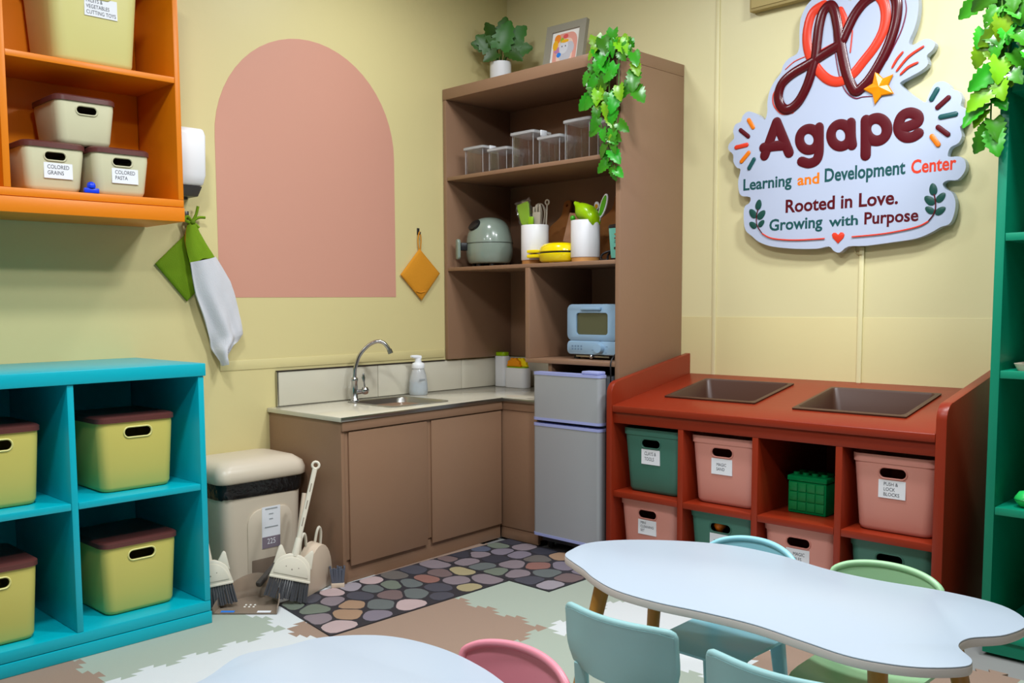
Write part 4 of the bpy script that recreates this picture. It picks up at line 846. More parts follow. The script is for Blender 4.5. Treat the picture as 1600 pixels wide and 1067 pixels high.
MB().prism([(p.x, p.y) for p in SB], YS0, YS0+.036, 'xz').build('sign_board', mat('glossy_white_acrylic', (186, 196, 220), .3), t)
for x, z in ((-2.0, 1.9), (-1.5, 1.9), (-1.75, 1.55)): MB().lathe([(.02, 0), (.02, YW-YS0-.0365)], (x, YS0+.0362, z), 10, 'y').build('standoff', STEEL, t, smooth=40)
LAY = [0]
def ribbon(P, r, m, name, n=4, fl=.25, closed=False, sub=5, par=None):
    """a rounded printed stroke, slightly raised on the board"""
    LAY[0] += 1; off = YS0-.0012-.0002*(LAY[0] % 24)
    S_ = smooth_path([(x, off, z) for x, z in P], sub, closed) if sub > 1 else [Vector((x, off, z)) for x, z in P]
    if not closed:                           # round ends
        d0 = (S_[0]-S_[1]).normalized(); d1 = (S_[-1]-S_[-2]).normalized()
        rb = r if not isinstance(r, tuple) else r[0]
        S_ = [S_[0]+d0*rb*k for k in (1, .87, .5)]+S_+[S_[-1]+d1*rb*k for k in (.5, .87, 1)]
        N = len(S_); R_ = [rb*.05, rb*.5, rb*.87]+[rb]*(N-6)+[rb*.87, rb*.5, rb*.05]
        if isinstance(r, tuple): R_ = [a*(r[1]+(1-r[1])*math.sin(PI*i/(N-1))) for i, a in enumerate(R_)]
    else: S_ = S_; R_ = r
    return MB().tube(S_, R_, 12, closed=closed, flat=fl).build(name, m, par or t, smooth=60)
ribbon(SIGN['red'], .0205, SC_['red'], 'ribbon_stroke', fl=.3)
ribbon(SIGN['red2'], .015, SC_['red'], 'ribbon_stroke', fl=.3)
for P, c_, r_ in zip(SIGN['thin'], ('plum', 'plum', 'red', 'red', 'red', 'red', 'red'), (.003, .0028, .003, .0022, .0022, .003, .0025)): ribbon(P, (r_, .35), SC_[c_], 'thin_line', fl=.4)
LAY[0] = 14
ribbon(SIGN['maroon'], .0215, SC_['gloss'], 'ribbon_stroke', fl=.35)
for P in SIGN['rays']: ribbon(P, (.0052, .5), SC_['red'], 'ray', fl=.3)
# star: a faceted raised relief
sp_ = SIGN['star']; cx = sum(p[0] for p in sp_)/10; cz = sum(p[1] for p in sp_)/10
m = MB(); m.add([(x, YS0-.0072, z) for x, z in sp_]+[(cx+(x-cx)*.9, YS0-.011, cz+(z-cz)*.9) for x, z in sp_]+[(cx, YS0-.019, cz)], [(i, (i+1) % 10, 10+(i+1) % 10, 10+i) for i in range(10)]+[(10+i, 10+(i+1) % 10, 20) for i in range(10)]+[tuple(range(9, -1, -1))])
m.build('star', SC_['star'], t)
# the word in thick rounded letters
def letter(strokes, r):
    LAY[0] = 3; k = ribbon(strokes[0], r, SC_['maroon'], 'letter', fl=.10)
    for s_ in strokes[1:]: ribbon(s_, r, SC_['maroon'], 'letter_stroke', fl=.10, par=k)
WL_ = .0228
letter([SIGN['A1'][:3], SIGN['A1'][2:], SIGN['A2']], .0222)
letter([SIGN['g1'], SIGN['g2']], WL_*.92); letter([SIGN['a1'], SIGN['a2']], WL_*.92); letter([SIGN['p1'], SIGN['p2']], WL_*.95); letter([SIGN['e1']], WL_*.92)
for c_, P in SIGN['dash']: ribbon(P, .0098, SC_[c_], 'dash', fl=.3, sub=1)
for P in SIGN['leaves']:
    (xa, za), (xb_, zb_) = P; L_ = math.hypot(xb_-xa, zb_-za); ux, uz = (xb_-xa)/L_, (zb_-za)/L_
    o_ = []
    for i in range(16):
        a = 2*PI*i/16; u = .5+.5*math.cos(a); v_ = math.sin(a)*.31*L_*(1-.15*math.cos(a)); o_.append((xa+ux*u*L_-uz*v_, za+uz*u*L_+ux*v_))
    MB().prism(o_, YS0-.0028, YS0-.0001, 'xz').build('leaf', SC_['leaf'], t, bevel=.001)
for k_, c_, r_ in (('stemL', 'maroon', .0024), ('stemR', 'maroon', .0024), ('lineL', 'red', .0030), ('lineR', 'red', .0030)): ribbon(SIGN[k_], r_, SC_[c_], 'stem' if 'stem' in k_ else 'underline', fl=.4)
H_ = smooth_path([(x, z, 0) for x, z in SIGN['heart']], 1, True)
MB().prism([(p.x, p.y) for p in H_], YS0-.003, YS0-.0001, 'xz').build('heart', SC_['red'], t, bevel=.001)
for wd_, c_, (x0, x1, z0, z1, ch) in SIGN['words']:
    mt_ = text_mb(wd_, .024)
    zr = text_mb('H', .024).v; zb0 = min(p[2] for p in zr); zb1 = max(p[2] for p in zr)
    k_ = 1.0 if wd_ not in ('and', 'with') else 1.0
    fit(mt_, x0, x1, (z0+z1)/2, (z0+z1)/2+ch, YS0-.0008, base=(zb0, zb1)).build('lettering', SC_[c_], t)
tag(MB().tube(smooth_path([(-1.70, 3.968, 1.46), (-1.70, 3.965, 1.40), (-1.672, 3.962, 1.385)], 4), .003, 6).build('sign_cable', mat('cream_cable', (210, 198, 150), .5), smooth=60), 'thin cream cable running from below the sign to the wall conduit', 'cable')
# shadow on the wall above the sign, put into a thin tan panel
t = thing('wall_shade_panel', 'tan panel high on the back wall, standing in for a shadow on the wall', 'board', (-2.0, 3.95, 2.487))
MB().box(-2.19, 3.93, 2.487, -1.80, 3.97, 2.80).build('shade_panel', mat('shaded_wall_tan', (170, 150, 96), .6), t, bevel=.003)
MB().box(-2.18, 3.926, 2.50, -1.81, 3.9295, 2.79).build('shade_panel_face', mat('shaded_wall_tan_pale', (176, 156, 100), .6), t)

# right hand ivy
ivy('bright green plastic ivy hanging over the left corner of the green shelf', [
    [(-.96, 3.50, 2.40), (-1.00, 3.40, 2.40), (-1.03, 3.38, 2.25), (-1.045, 3.38, 2.08), (-1.045, 3.38, 1.98)],
    [(-.96, 3.50, 2.40), (-.99, 3.39, 2.38), (-.99, 3.37, 2.15), (-1.015, 3.38, 1.95), (-1.02, 3.38, 1.80), (-1.015, 3.38, 1.72)],
    [(-.95, 3.50, 2.40), (-.95, 3.39, 2.38), (-.95, 3.36, 2.2), (-.965, 3.37, 2.05), (-.985, 3.37, 1.9)],
    [(-.90, 3.50, 2.40), (-.90, 3.39, 2.38), (-.89, 3.36, 2.22), (-.90, 3.37, 2.06), (-.93, 3.37, 1.95)],
    [(-.85, 3.50, 2.40), (-.84, 3.39, 2.38), (-.83, 3.36, 2.2), (-.85, 3.37, 2.0)],
    [(-.93, 3.50, 2.40), (-.98, 3.37, 2.36), (-.99, 3.35, 2.2), (-.99, 3.36, 2.02), (-1.0, 3.36, 1.84)]], (-.95, 3.5, 2.391), 23, PI, 1.05)

# ================================================================== KIDS TABLES AND CHAIRS
TOPW = mat('white_laminate', (174, 186, 200), .32)
EDGE = mat('pale_table_edge', (206, 196, 190), .5)
LEGW = mat('varnished_wood_leg', (176, 122, 46), .4, bump=.04, scale=30, var=.1)
def kids_table(outline, legs, h, label, loc):
    t = thing('kids_table', label, 'table', loc, 0, 'cloud shaped kids tables')
    P = [(p.x, p.y) for p in smooth_path([(x, y, 0) for x, y in outline], 6, closed=True)]
    MB().prism(P, h-.022, h-.003, 'xy').build('edge_band', EDGE, t, bevel=.003)
    MB().prism([(loc[0]+(x-loc[0])*.998, loc[1]+(y-loc[1])*.997) for x, y in P], h-.0029, h, 'xy').build('tabletop', TOPW, t, bevel=.001)
    for (ax, ay), (bx, by) in legs:
        MB().tube([(bx, by, .0005), (ax, ay, h-.0225)], [.014, .021], 12).build('leg', LEGW, t, smooth=60)
        MB().lathe([(.034, -.012), (.034, 0)], (ax, ay, h-.0225), 14).build('leg_plate', STEEL, t, smooth=40)
OUT1 = [(-1.654, 2.02), (-1.665, 2.12), (-1.60, 2.23), (-1.47, 2.33), (-1.34, 2.38), (-1.20, 2.375), (-1.05, 2.335), (-.92, 2.33), (-.77, 2.35), (-.64, 2.33), (-.565, 2.24), (-.575, 2.13), (-.622, 2.055), (-.622, 1.99), (-.578, 1.93), (-.582, 1.88), (-.65, 1.815), (-.75, 1.785), (-.86, 1.80), (-.98, 1.82), (-1.10, 1.815), (-1.22, 1.80), (-1.34, 1.808), (-1.44, 1.85), (-1.51, 1.895), (-1.575, 1.93), (-1.63, 1.965)]
kids_table(OUT1, [((-1.46, 1.92), (-1.54, 1.85)), ((-1.47, 2.18), (-1.55, 2.25)), ((-.76, 1.93), (-.72, 1.88)), ((-.70, 2.17), (-.62, 2.24))], .5, 'white cloud shaped kids table on wooden legs in front of the red table', (-1.11, 2.08, 0))
OUT2 = [(-1.62, .94), (-1.60, 1.03), (-1.585, 1.12), (-1.50, 1.215), (-1.37, 1.25), (-1.22, 1.235), (-1.05, 1.18), (-.92, 1.16), (-.78, 1.19), (-.66, 1.18), (-.58, 1.10), (-.585, 1.0), (-.62, .93), (-.60, .83), (-.55, .76), (-.60, .68), (-.72, .64), (-.88, .66), (-1.02, .69), (-1.16, .68), (-1.32, .65), (-1.46, .66), (-1.54, .73), (-1.565, .83)]
kids_table(OUT2, [((-1.40, .80), (-1.48, .73)), ((-1.40, 1.08), (-1.47, 1.14)), ((-.76, .80), (-.69, .73)), ((-.76, 1.04), (-.69, 1.10))], .5, 'white cloud shaped kids table nearest the camera at the bottom of the photo', (-1.10, .95, 0))

def make_chair(m, label, loc, rz, arch=0.0, H=1.0):
    """kids' chair; faces -y, origin on the floor below the seat centre; the back stands at +y"""
    t = thing('kids_chair', label, 'chair', loc, rz, 'kids plastic chairs')
    W_, SH, D_ = .275, .27, .26
    rows = []
    for j in range(8):                       # seat pan
        v = j/7; y = -.13+.26*v; rows.append([(u*W_/2*(1-.06*(1-v)), y, SH-.012*(1-(u*u))*math.sin(PI*v)-(.022*(1-v*4)**2 if v < .25 else 0)) for u in [-1+2*i/8 for i in range(9)]])
    MB().grid(rows).build('seat', m, t, smooth=60, world=False, thick=.008)
    def bk(u, z): return .125+.10*(z-SH)-.0+.035*(1-u*u)*1.0
    rows = []
    for j in range(9):                       # back panel, bowed in plan
        v = j/8; z = .385+.135*v
        wv = W_/2*(.86+.14*math.sin(min(1, v*2.2)*PI/2))
        rows.append([(u*wv, bk(u, z), z*H-(arch*(abs(u)**2.2)+(.007 if arch == 0 else .012)*abs(u)**8)*v**3+(.02*(abs(u)**4) if v < .1 else 0)) for u in [-1+2*i/10 for i in range(11)]])
    MB().grid(rows).build('backrest', m, t, smooth=60, world=False, thick=.009)
    # thick rolled rim along the top edge and the two sides
    e = .521*H-arch-.032
    rim = [(-W_/2*.90, bk(-1, .40), .40), (-W_/2, bk(-1, .44), .44), (-W_/2, bk(-1, e), e)]+[(u*W_/2, bk(u, .52), .521*H-arch*abs(u)**2.2-(.007 if arch == 0 else .012)*abs(u)**8) for u in [-.985+1.97*i/12 for i in range(13)]]+[(W_/2, bk(1, e), e), (W_/2, bk(1, .44), .44), (W_/2*.90, bk(1, .40), .40)]
    MB().tube(smooth_path(rim, 3), .0085, 8).build('back_rim', m, t, smooth=60, world=False)
    for s in (-1, 1):
        MB().loft([[(s*W_/2*.80+x, .112+.02*1+y, z) if z < .3 else (s*W_/2*.74+x, bk(.8, z)+y, z) for x, y in rr(.035, .014, .005, 2)] for z in (.262, .40)]).build('back_post', m, t, smooth=50, world=False)
        for q, (yy, dy) in enumerate(((-.105, -.03), (.11, .035))):
            MB().loft([[(s*(W_/2-.03)*k+x*sc, yy+d+y*sc, z) for x, y in rr(.04, .03, .008, 2)] for z, k, d, sc in ((.0005, 1.12, dy, .75), (.255, 1.0, 0, 1.0))]).build('leg', m, t, smooth=50, world=False)
    return t
CB1 = mat('aqua_translucent_plastic', (168, 214, 216), .3, trans=.25, ior=1.2)
CB2 = mat('light_blue_plastic', (146, 208, 224), .35)
CG = mat('pale_green_plastic', (160, 206, 158), .35)
CP = mat('pink_chair_plastic', (226, 140, 156), .35)
make_chair(CB1, 'translucent aqua kids chair seen from behind, left of the two at the white table', (-1.165, 1.735, 0), PI, .0, 1.015)
make_chair(CB1, 'translucent aqua kids chair seen from behind, right of the two at the white table', (-.79, 1.705, 0), PI, .0, 1.015)
make_chair(CB2, 'light blue kids chair on the far side of the right white table', (-1.318, 2.27, 0), 0, .03, .975)
make_chair(CG, 'pale green kids chair on the far side of the right white table', (-.938, 2.27, 0), 0, .02, .975)
make_chair(CP, 'pink kids chair pushed up to the white table nearest the camera', (-1.20, 1.14, 0), 0, .02, 1.0)

# ================================================================== TRASH BIN
t = thing('trash_bin', 'beige pedal trash bin with black liner standing between turquoise shelf and sink cabinet', 'trash bin', (-3.54, 2.10, 0))
bcx, bcy = -3.545, 2.105
def RQ(wx, wy, z, r=.05): return [(x, y, z) for x, y in rr(wx, wy, r, 6, bcx, bcy)]
MB().loft([RQ(.28, .34, .001), RQ(.295, .355, .012), RQ(.30, .365, .03), RQ(.315, .395, .44), RQ(.318, .40, .452), RQ(.30, .38, .452)]).build('bin_body', DOUGH, t, smooth=50)
wr = []; rs = random.Random(8)
for z, e in ((.398, .004), (.402, .010), (.42, .013), (.445, .012), (.468, .012)): wr.append([(x*1.0+(rs.uniform(-.003, .003)), y+rs.uniform(-.003, .003), z+(rs.uniform(-.005, .005) if z < .41 else 0)) for x, y, _ in RQ(.316+e, .396+e, z)])
MB().loft(wr, c0=False, c1=False).build('black_liner', mat('glossy_black_bag', (18, 18, 20), .18, bump=.5, scale=40), t, smooth=60)
MB().loft([RQ(.335, .42, .462), RQ(.348, .436, .468), RQ(.35, .438, .495), RQ(.335, .42, .522), RQ(.28, .36, .545), RQ(.18, .26, .553), RQ(.05, .08, .555)]).build('lid', DOUGH, t, smooth=60)
xf_ = -3.388
fp = [(2.018, .03), (2.018, .27)]+[(2.018+.07*(1-math.cos(a)), .27+.07*math.sin(a)) for a in [PI/2*i/6 for i in range(1, 7)]]+[(2.19+.0, .34)]+[(2.19+.05*math.sin(a), .27+.07*math.cos(a)) for a in [PI/2*i/6 for i in range(1, 7)]]+[(2.24, .03)]
tl = lambda x, y, z: (x+.018*(z/.45)-.006, y, z)
MB().prism([(y, z) for y, z in fp if True], xf_-.01, xf_-.0005, 'yz').warp(tl).build('front_panel', DOUGH, t, bevel=.003)
MB().box(xf_-.012, 2.035, .035, xf_+.0008, 2.225, .125).warp(tl).build('pedal_recess_shade', mat('shadow_brown_plastic', (112, 96, 82), .6), t, bevel=.004)  # flush plate, with the recess's shade put into its brown colour
MB().box(xf_-.005, 2.09, .012, xf_+.028, 2.17, .026).build('pedal', DOUGH, t, bevel=.004)
s = MB().box(xf_-.0003, 2.085, .165, xf_+.0012, 2.175, .345).warp(tl).build('label_sticker', STICK, t)
MB().box(xf_+.0013, 2.0855, .1655, xf_+.0018, 2.1745, .215).warp(tl).build('label_band', mat('mauve_print', (128, 116, 128), .6), s)
Myz = Matrix.Translation((xf_+.0024, 2.088, 0)) @ Matrix.Rotation(PI/2, 4, 'Z')
m = text_mb('225'); fit(m, .022, .062, .183, .207, 0); m.xf(Myz).warp(tl).build('lettering', STICK, s)
for z, w0, w1, hh in ((.334, .012, .072, .004), (.255, .01, .075, .004), (.312, .03, .052, .003), (.290, .032, .05, .003)): MB().box(w0, -.0003, z, w1, 0, z+hh).xf(Myz).warp(tl).build('print_line', mat('grey_print', (150, 156, 160), .6), s)

# ================================================================== BROOMS AND DUSTPANS
BRI = mat('dark_grey_bristle', (72, 72, 76), .6)
CATP = CREAMP
def frame(P0, u, back, lean, roll=0):
    """matrix: x along u, z up and leaning back, y away from the viewer"""
    U = Vector((u[0], u[1], 0)); Bk = Vector((back[0], back[1], 0)); Z = (Vector((0, 0, 1))+Bk*lean).normalized(); Yv = Z.cross(U)
    M = Matrix(((U.x, Yv.x, Z.x, P0[0]), (U.y, Yv.y, Z.y, P0[1]), (U.z, Yv.z, Z.z, P0[2]), (0, 0, 0, 1)))
    return M @ Matrix.Rotation(roll, 4, 'Y')
def cat_head(w, h, n=10):
    """half-disc with two ears, in x/z"""
    P = [(w/2, 0)]
    for i in range(n+1):
        a = PI*i/n; r = 1
        x, z = w/2*math.cos(a)*.92, h*(.30+.70*math.sin(a))
        P.append((x, z))
    P.append((-w/2, 0)); return P
def broom(label, M, hl, group, w=.165):
    t = thing('toy_broom', label, 'broom', M.translation.copy(), 0, group)
    B0 = Matrix.Translation((0, 0, .09))
    MB().prism(cat_head(w, .098), -.014, .014, 'xz').xf(M @ B0).build('broom_head', CATP, t, bevel=.005)
    MB().prism([(w*.42*math.cos(a), .012+.072*math.sin(a)) for a in [PI*i/14 for i in range(15)]], -.0175, -.0142, 'xz').xf(M @ B0).build('face_panel', CATP, t, bevel=.0015)
    for s in (-1, 1):
        MB().prism([(s*w*.20, .085), (s*w*.47, .045), (s*w*.43, .115), (s*w*.39, .124), (s*w*.34, .118)], -.010, .010, 'xz').xf(M @ B0).build('ear', CATP, t, bevel=.004)
        MB().lathe([(0, -.002), (.0028, 0)], (s*.025, -.0172, .045), 8, 'y').xf(M @ B0).build('face_dot', mat('taupe_print', (150, 140, 126), .5), t)
    MB().lathe([(0, -.002), (.004, 0)], (0, -.0172, .036), 8, 'y').xf(M @ B0).build('face_dot', mat('taupe_print', (150, 140, 126), .5), t)
    MB().prism([(-w/2, -.008), (w/2, -.008), (w/2, .002), (-w/2, .002)], -.016, .016, 'xz').xf(M @ B0).build('brush_rim', CATP, t, bevel=.003)
    m = MB(); rs = random.Random(5)
    for i in range(17):
        for j in range(2):
            x0 = -w/2+.008+(w-.016)*i/16; x1 = x0*1.12
            m.tube([(x0, -.006+.012*j, .0815), (x1+rs.uniform(-.002, .002), -.012+.024*j, .002+rs.uniform(0, .006))], [.0042, .0046], 5)
    o = m.xf(M).build('bristles', BRI, t, smooth=60); o['kind'] = 'stuff'
    MB().lathe([(.016, .178), (.013, .25), (.012, .252)], (0, 0, 0), 12).xf(M).build('socket', CATP, t, smooth=50)
    MB().loft([[(x, y, z) for x, y in rr(.020, .014, .005, 2)] for z in (.2525, hl-.02)]).xf(M).build('handle', CATP, t, smooth=50)
    for k in range(3): MB().box(-.002, -.0078, .30+.07*k, .002, -.0071, .335+.07*k).xf(M).build('handle_groove', mat('taupe_print', (150, 140, 126), .5), t)
    MB().tube([(.014*math.cos(2*PI*i/14), 0, hl-.006+.014*math.sin(2*PI*i/14)) for i in range(14)], .0055, 8, closed=True).xf(M).build('hang_ring', CATP, t, smooth=60)
    return t
M1 = frame((-3.115, 2.015, .022), (.552, .834), (-.834, .552), .16, .25)
broom('small cream toy broom with cat ears leaning in front of the trash bin', M1, .555, 'small cat-eared brooms')
M2 = frame((-3.27, 1.795, .010), (.478, .879), (-.879, .478), .12, -.12)
broom('small cream toy broom with cat ears half hidden behind the turquoise shelf', M2, .50, 'small cat-eared brooms')
def scoop_poly(w, h): return [(w/2*math.cos(a), h*math.sin(a)) for a in [PI*i/18 for i in range(19)]]
# upright dustpan behind the broom, seen from the side
t = thing('upright_dustpan', 'beige dustpan standing on edge behind the cream broom beside the sink cabinet', 'dustpan', (-3.20, 2.24, .005))
Md = Matrix.Translation((-3.165, 2.205, .0065)) @ Matrix.Rotation(-1.15, 4, 'Z') @ Matrix.Rotation(-.10, 4, 'X')
BP_ = mat('pale_beige_plastic', (210, 190, 168), .4)
P_ = scoop_poly(.23, .20)
MB().prism(P_, .0, .006, 'xz').xf(Md).build('pan_plate', BP_, t, bevel=.002)
m = MB(); n = len(P_); 
out = [(x, 0, z) for x, z in P_]
v = [(x, -.055*max(.0, (1-abs(i-9)/9.5)**.5) if 0 else -.05, z) for i, (x, z) in enumerate(P_)]
m.grid([[(x, 0.003, z) for x, z in P_], [(x*1.02, -.05, z*1.02) for x, z in P_]]).xf(Md).build('pan_rim', BP_, t, smooth=60, thick=.004)
for s in (-1, 1):
    MB().tube(smooth_path([(s*.035, -.045, .19), (s*.045, -.045, .235), (s*.062, -.045, .252), (s*.080, -.045, .225), (s*.082, -.045, .165)], 3), .006, 8).xf(Md).build('ear_loop', CATP, t, smooth=60)
MB().tube([(-3.245, 2.165, .16), (-3.28, 2.232, .40)], [.012, .010], 8).build('pan_handle', BP_, t, smooth=60)
MB().prism(scoop_poly(.10, .05), -.004, -.0002, 'xz').xf(Md @ Matrix.Translation((0, 0, .13))).build('amber_insert', mat('amber_print', (176, 112, 40), .5), t)
# translucent brown dustpan lying on the floor
t = thing('floor_dustpan', 'translucent brown dustpan lying on the floor in front of the cream broom', 'dustpan', (-3.20, 1.87, .002))
TRB = mat('translucent_brown_plastic', (176, 158, 140), .2, trans=.5, ior=1.2)
Md = Matrix.Translation((-3.135, 1.845, .002)) @ Matrix.Rotation(math.atan2(.70, .71), 4, 'Z')
P_ = [(.125*math.cos(a), .22*math.sin(a)) for a in [PI*i/20 for i in range(21)]]
MB().prism([(x, y) for x, y in P_], 0, .004, 'xy').xf(Md).build('pan_plate', TRB, t)
rows = [[(x, y, .002) for x, y in P_], [(x*1.02, y*1.02, .02+.06*(y/.22)) for x, y in P_], [(x*1.03, y*1.05, .022+.075*(y/.22)) for x, y in P_]]
MB().grid(rows).xf(Md).build('pan_wall', TRB, t, smooth=60, thick=.004)
MB().box(-.012, .0, .0, .012, .15, .022).xf(Md @ Matrix.Translation((.015, .165, .055)) @ Matrix.Rotation(-.35, 4, 'Z') @ Matrix.Rotation(.35, 4, 'X')).build('pan_handle', mat('dark_translucent_plastic', (92, 86, 82), .25, trans=.35, ior=1.2), t, bevel=.006)
for i in range(3):
    for j in range(2): MB().lathe([(0, .004), (.005, .004), (.003, .0065), (0, .007)], (-.02+.018*i, .075+.024*j, 0), 8).xf(Md).build('raised_dot', mat('milky_plastic', (226, 222, 214), .3), t, smooth=60)
MB().box(-.098, .008, .0042, -.045, .026, .0052).xf(Md).build('blue_sticker', mat('blue_sticker', (50, 130, 230), .5), t)
MB().box(.045, .006, .0042, .098, .026, .0052).xf(Md).build('white_sticker', STICK, t)
# small grey brush at the cabinet's corner
t = thing('hand_brush', 'small brush with blue grey bristles on the floor against the sink cabinet corner', 'brush', (-3.19, 2.285, .002))
Mb = frame((-3.150, 2.302, .003), (.573, .82), (-.82, .573), .05)
m = MB(); rs = random.Random(9)
for i in range(9):
    for j in range(2): m.tube([(-.022+.0055*i, -.008+.012*j, .02), (-.030+.0075*i+rs.uniform(-.002, .002), -.012+.02*j, .085+rs.uniform(-.012, .008))], [.0042, .0044], 5)
o = m.xf(Mb).build('bristles', mat('blue_grey_bristle', (92, 96, 108), .6), t, smooth=60); o['kind'] = 'stuff'
MB().box(-.028, -.014, 0, .028, .014, .021).xf(Mb).build('brush_block', BP_, t, bevel=.003)

# ================================================================== LEFT WALL: DISPENSER, TOWEL, POT HOLDERS
t = thing('towel_dispenser', 'white paper towel dispenser with dark base behind the orange cabinet', 'dispenser', (-3.66, 1.95, 1.7))
DP = [(XW+.001, 1.695), (-3.60, 1.695), (-3.575, 1.735), (-3.568, 1.90), (-3.585, 1.93), (XW+.001, 1.932)]
MB().prism([(x, z) for x, z in DP], 1.80, 1.985, 'xz').build('dispenser_cover', WHITE, t, bevel=.014, seg=3)
MB().prism([(XW+.001, 1.655), (-3.64, 1.655), (-3.60, 1.694), (XW+.001, 1.694)], 1.805, 1.978, 'xz').build('dispenser_base', mat('charcoal_plastic', (66, 66, 68), .4), t, bevel=.004)
MB().box(-3.70, 1.93, 1.645, -3.68, 1.95, 1.6545).build('base_catch', mat('charcoal_plastic', (66, 66, 68), .4), t)
def hook(y, z, label):
    t = thing('wall_hook', label, 'hook', (XW, y, z))
    MB().box(XW+.0002, y-.008, z-.035, XW+.004, y+.008, z).build('hook_plate', mat('dark_steel', (80, 78, 76), .35, .8), t, bevel=.001)
    MB().tube(smooth_path([(XW+.004, y, z-.024), (XW+.010, y, z-.034), (XW+.018, y, z-.03), (XW+.020, y, z-.02)], 3), .003, 6).build('hook_prong', mat('dark_steel', (80, 78, 76), .35, .8), t, smooth=60)
def quilt_diamond(cy, cz, ry, rzt, rzb, x, th, rot=0):
    """padded diamond, in the plane of the wall"""
    m = MB(); rings = []
    cor = [(0, rzt), (-ry, 0), (0, -rzb), (ry, 0)]
    out = []
    for i in range(4):
        a, b = cor[i], cor[(i+1) % 4]
        for k in range(6):
            f = k/6; out.append((a[0]+(b[0]-a[0])*f, a[1]+(b[1]-a[1])*f))
    def sc(k): return [(p[0]*k, p[1]*k) for p in out]
    for k, e in ((.97, .0), (1.0, th*.3), (1.0, th*.55), (.97, th*.8), (.88, th), (.5, th*1.12), (.1, th*1.15)): rings.append([(x+e, cy+a*math.cos(rot)-b*math.sin(rot), cz+a*math.sin(rot)+b*math.cos(rot)) for a, b in sc(k)])
    m.loft(rings); return m
OCH = mat('ochre_quilted_cotton', (212, 140, 26), .85, bump=.25, scale=220)
GRC = mat('green_cotton', (112, 148, 0), .85, bump=.2, scale=220)
hook(3.281, 1.592, 'dark metal hook holding the ochre pot holder')
t = thing('pot_holder', 'ochre diamond pot holder hanging alone near the tall cabinet', 'pot holder', (XW, 3.281, 1.35))
quilt_diamond(3.285, 1.352, .138, .132, .138, XW+.006, .014, .04).build('quilted_pad', OCH, t, smooth=60)
MB().tube(smooth_path([(XW+.012, 3.276, 1.478), (XW+.014, 3.268, 1.53), (XW+.017, 3.278, 1.572), (XW+.016, 3.288, 1.53), (XW+.012, 3.286, 1.478)], 4), .004, 6, flat=.6).build('hanging_loop', OCH, t, smooth=60)
MB().tube(smooth_path([(XW+.022, 3.245, 1.262), (XW+.024, 3.275, 1.255), (XW+.022, 3.31, 1.262)], 3), .003, 5).build('stitched_edge', OCH, t, smooth=60)
hook(1.965, 1.60, 'dark metal hook holding the green towel and pot holder')
t = thing('pot_holder', 'green diamond pot holder hanging behind the white towel', 'pot holder', (XW, 1.94, 1.35))
quilt_diamond(1.955, 1.366, .146, .146, .15, XW+.003, .014, -.05).build('quilted_pad', GRC, t, smooth=60)
MB().tube(smooth_path([(XW+.022, 1.955, 1.53), (XW+.022, 1.945, 1.47), (XW+.021, 1.962, 1.40), (XW+.021, 1.97, 1.36)], 4), .006, 6).build('ochre_strap', OCH, t, smooth=60)
MB().tube(smooth_path([(XW+.014, 1.948, 1.50), (XW+.016, 1.935, 1.535), (XW+.016, 1.955, 1.56), (XW+.014, 1.962, 1.51)], 4), .004, 6).build('hanging_loop', mat('tan_cord', (150, 124, 80), .7), t, smooth=60)
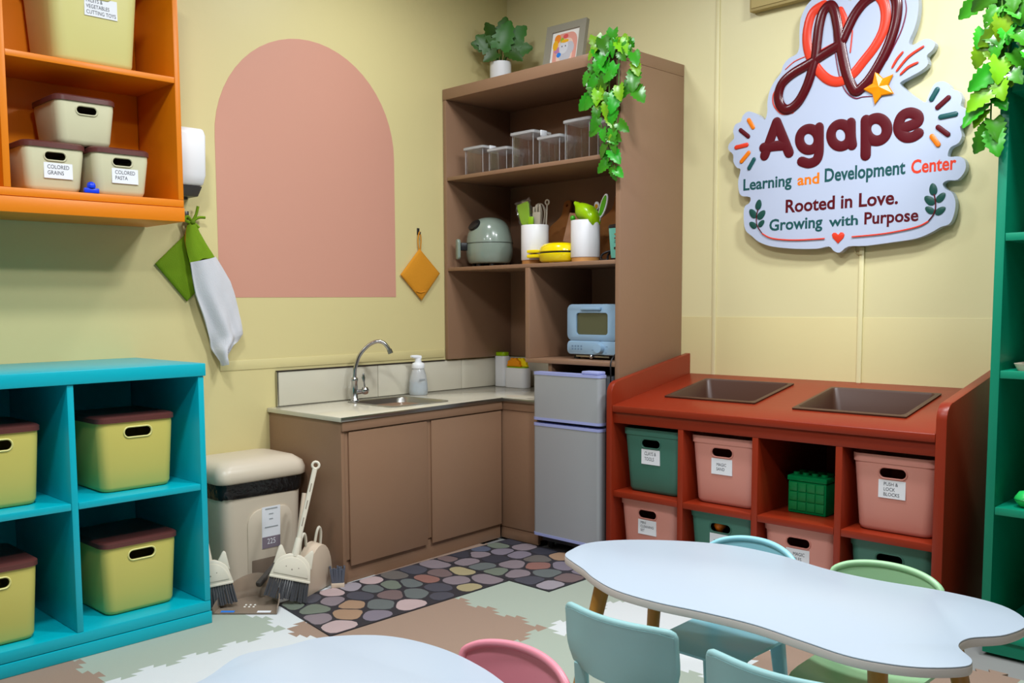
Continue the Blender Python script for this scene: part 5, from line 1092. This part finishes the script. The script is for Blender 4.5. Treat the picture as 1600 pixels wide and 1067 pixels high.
# hand towel: green yoke gathered at the hook, white cloth below
t = thing('hand_towel', 'white hand towel with green gathered top tied to the hook', 'towel', (XW, 2.0, 1.3))
rowsT = [(1.95, 1.537, 1.982, 1.544), (1.942, 1.50, 2.000, 1.507), (1.937, 1.461, 2.024, 1.470), (1.944, 1.415, 2.048, 1.435), (1.949, 1.380, 2.066, 1.407)]
rowsW = [(1.949, 1.380, 2.067, 1.406), (1.958, 1.315, 2.105, 1.35), (1.971, 1.245, 2.136, 1.301), (1.988, 1.19, 2.155, 1.245), (2.006, 1.135, 2.170, 1.188), (2.022, 1.09, 2.180, 1.13), (2.034, 1.051, 2.186, 1.074), (2.040, 1.02, 2.165, 1.045), (2.047, .995, 2.139, 1.019), (2.062, .962, 2.115, .98), (2.078, .937, 2.098, .942)]
def cloth(rows, n, amp, x0, seed, th):
    g = []; rs = random.Random(seed); ph = [rs.uniform(0, 6) for _ in range(4)]
    rows_ = []
    for i in range(len(rows)-1):
        for k in range(3):
            f = k/3; rows_.append(tuple(a+(b-a)*f for a, b in zip(rows[i], rows[i+1])))
    rows_.append(rows[-1])
    N = len(rows_)
    for i, (ya, za, yb, zb) in enumerate(rows_):
        r = []; v = i/(N-1)
        for k in range(n+1):
            u = k/n
            fold = amp*(.5+.6*v)*(math.sin(7*u+ph[0]+1.6*v)*.6+math.sin(12*u+ph[1]-2.2*v)*.3)+amp*v*(math.sin(9*v+5*u+ph[2])*.4+.28*math.sin(17*u-11*v+ph[3])+.18*math.sin(23*v+8*u))
            r.append((x0+.012*math.sin(PI*u)+fold, ya+(yb-ya)*u, za+(zb-za)*u+.004*math.sin(9*u+3*v)*v))
        g.append(r)
    return MB().grid(g)
cloth(rowsT, 10, .004, XW+.034, 2, .003).build('green_yoke', GRC, t, smooth=70, thick=.006)
cloth(rowsW, 30, .024, XW+.052, 5, .003).build('white_cloth', mat('white_terry_cloth', (208, 208, 214), .9, bump=.2, scale=200), t, smooth=70, thick=.006)
for P_ in ([(1.972, 1.553), (1.99, 1.585), (1.998, 1.62)], [(1.972, 1.553), (2.00, 1.572), (2.03, 1.574)], [(1.972, 1.553), (1.95, 1.575), (1.935, 1.56), (1.955, 1.548)], [(1.972, 1.553), (1.955, 1.53), (1.962, 1.50)], [(1.972, 1.553), (1.99, 1.54), (2.0, 1.528)]):
    MB().tube(smooth_path([(XW+.030+.004*i, y, z) for i, (y, z) in enumerate(P_)], 4), .0065, 6).build('tie_end', GRC, t, smooth=60)
MB().lathe([(0, -.012), (.010, -.008), (.013, 0), (.010, .008), (0, .012)], (XW+.034, 1.972, 1.552), 12).build('tie_knot', mat('olive_cotton_knot', (92, 124, 0), .85), t, smooth=80)
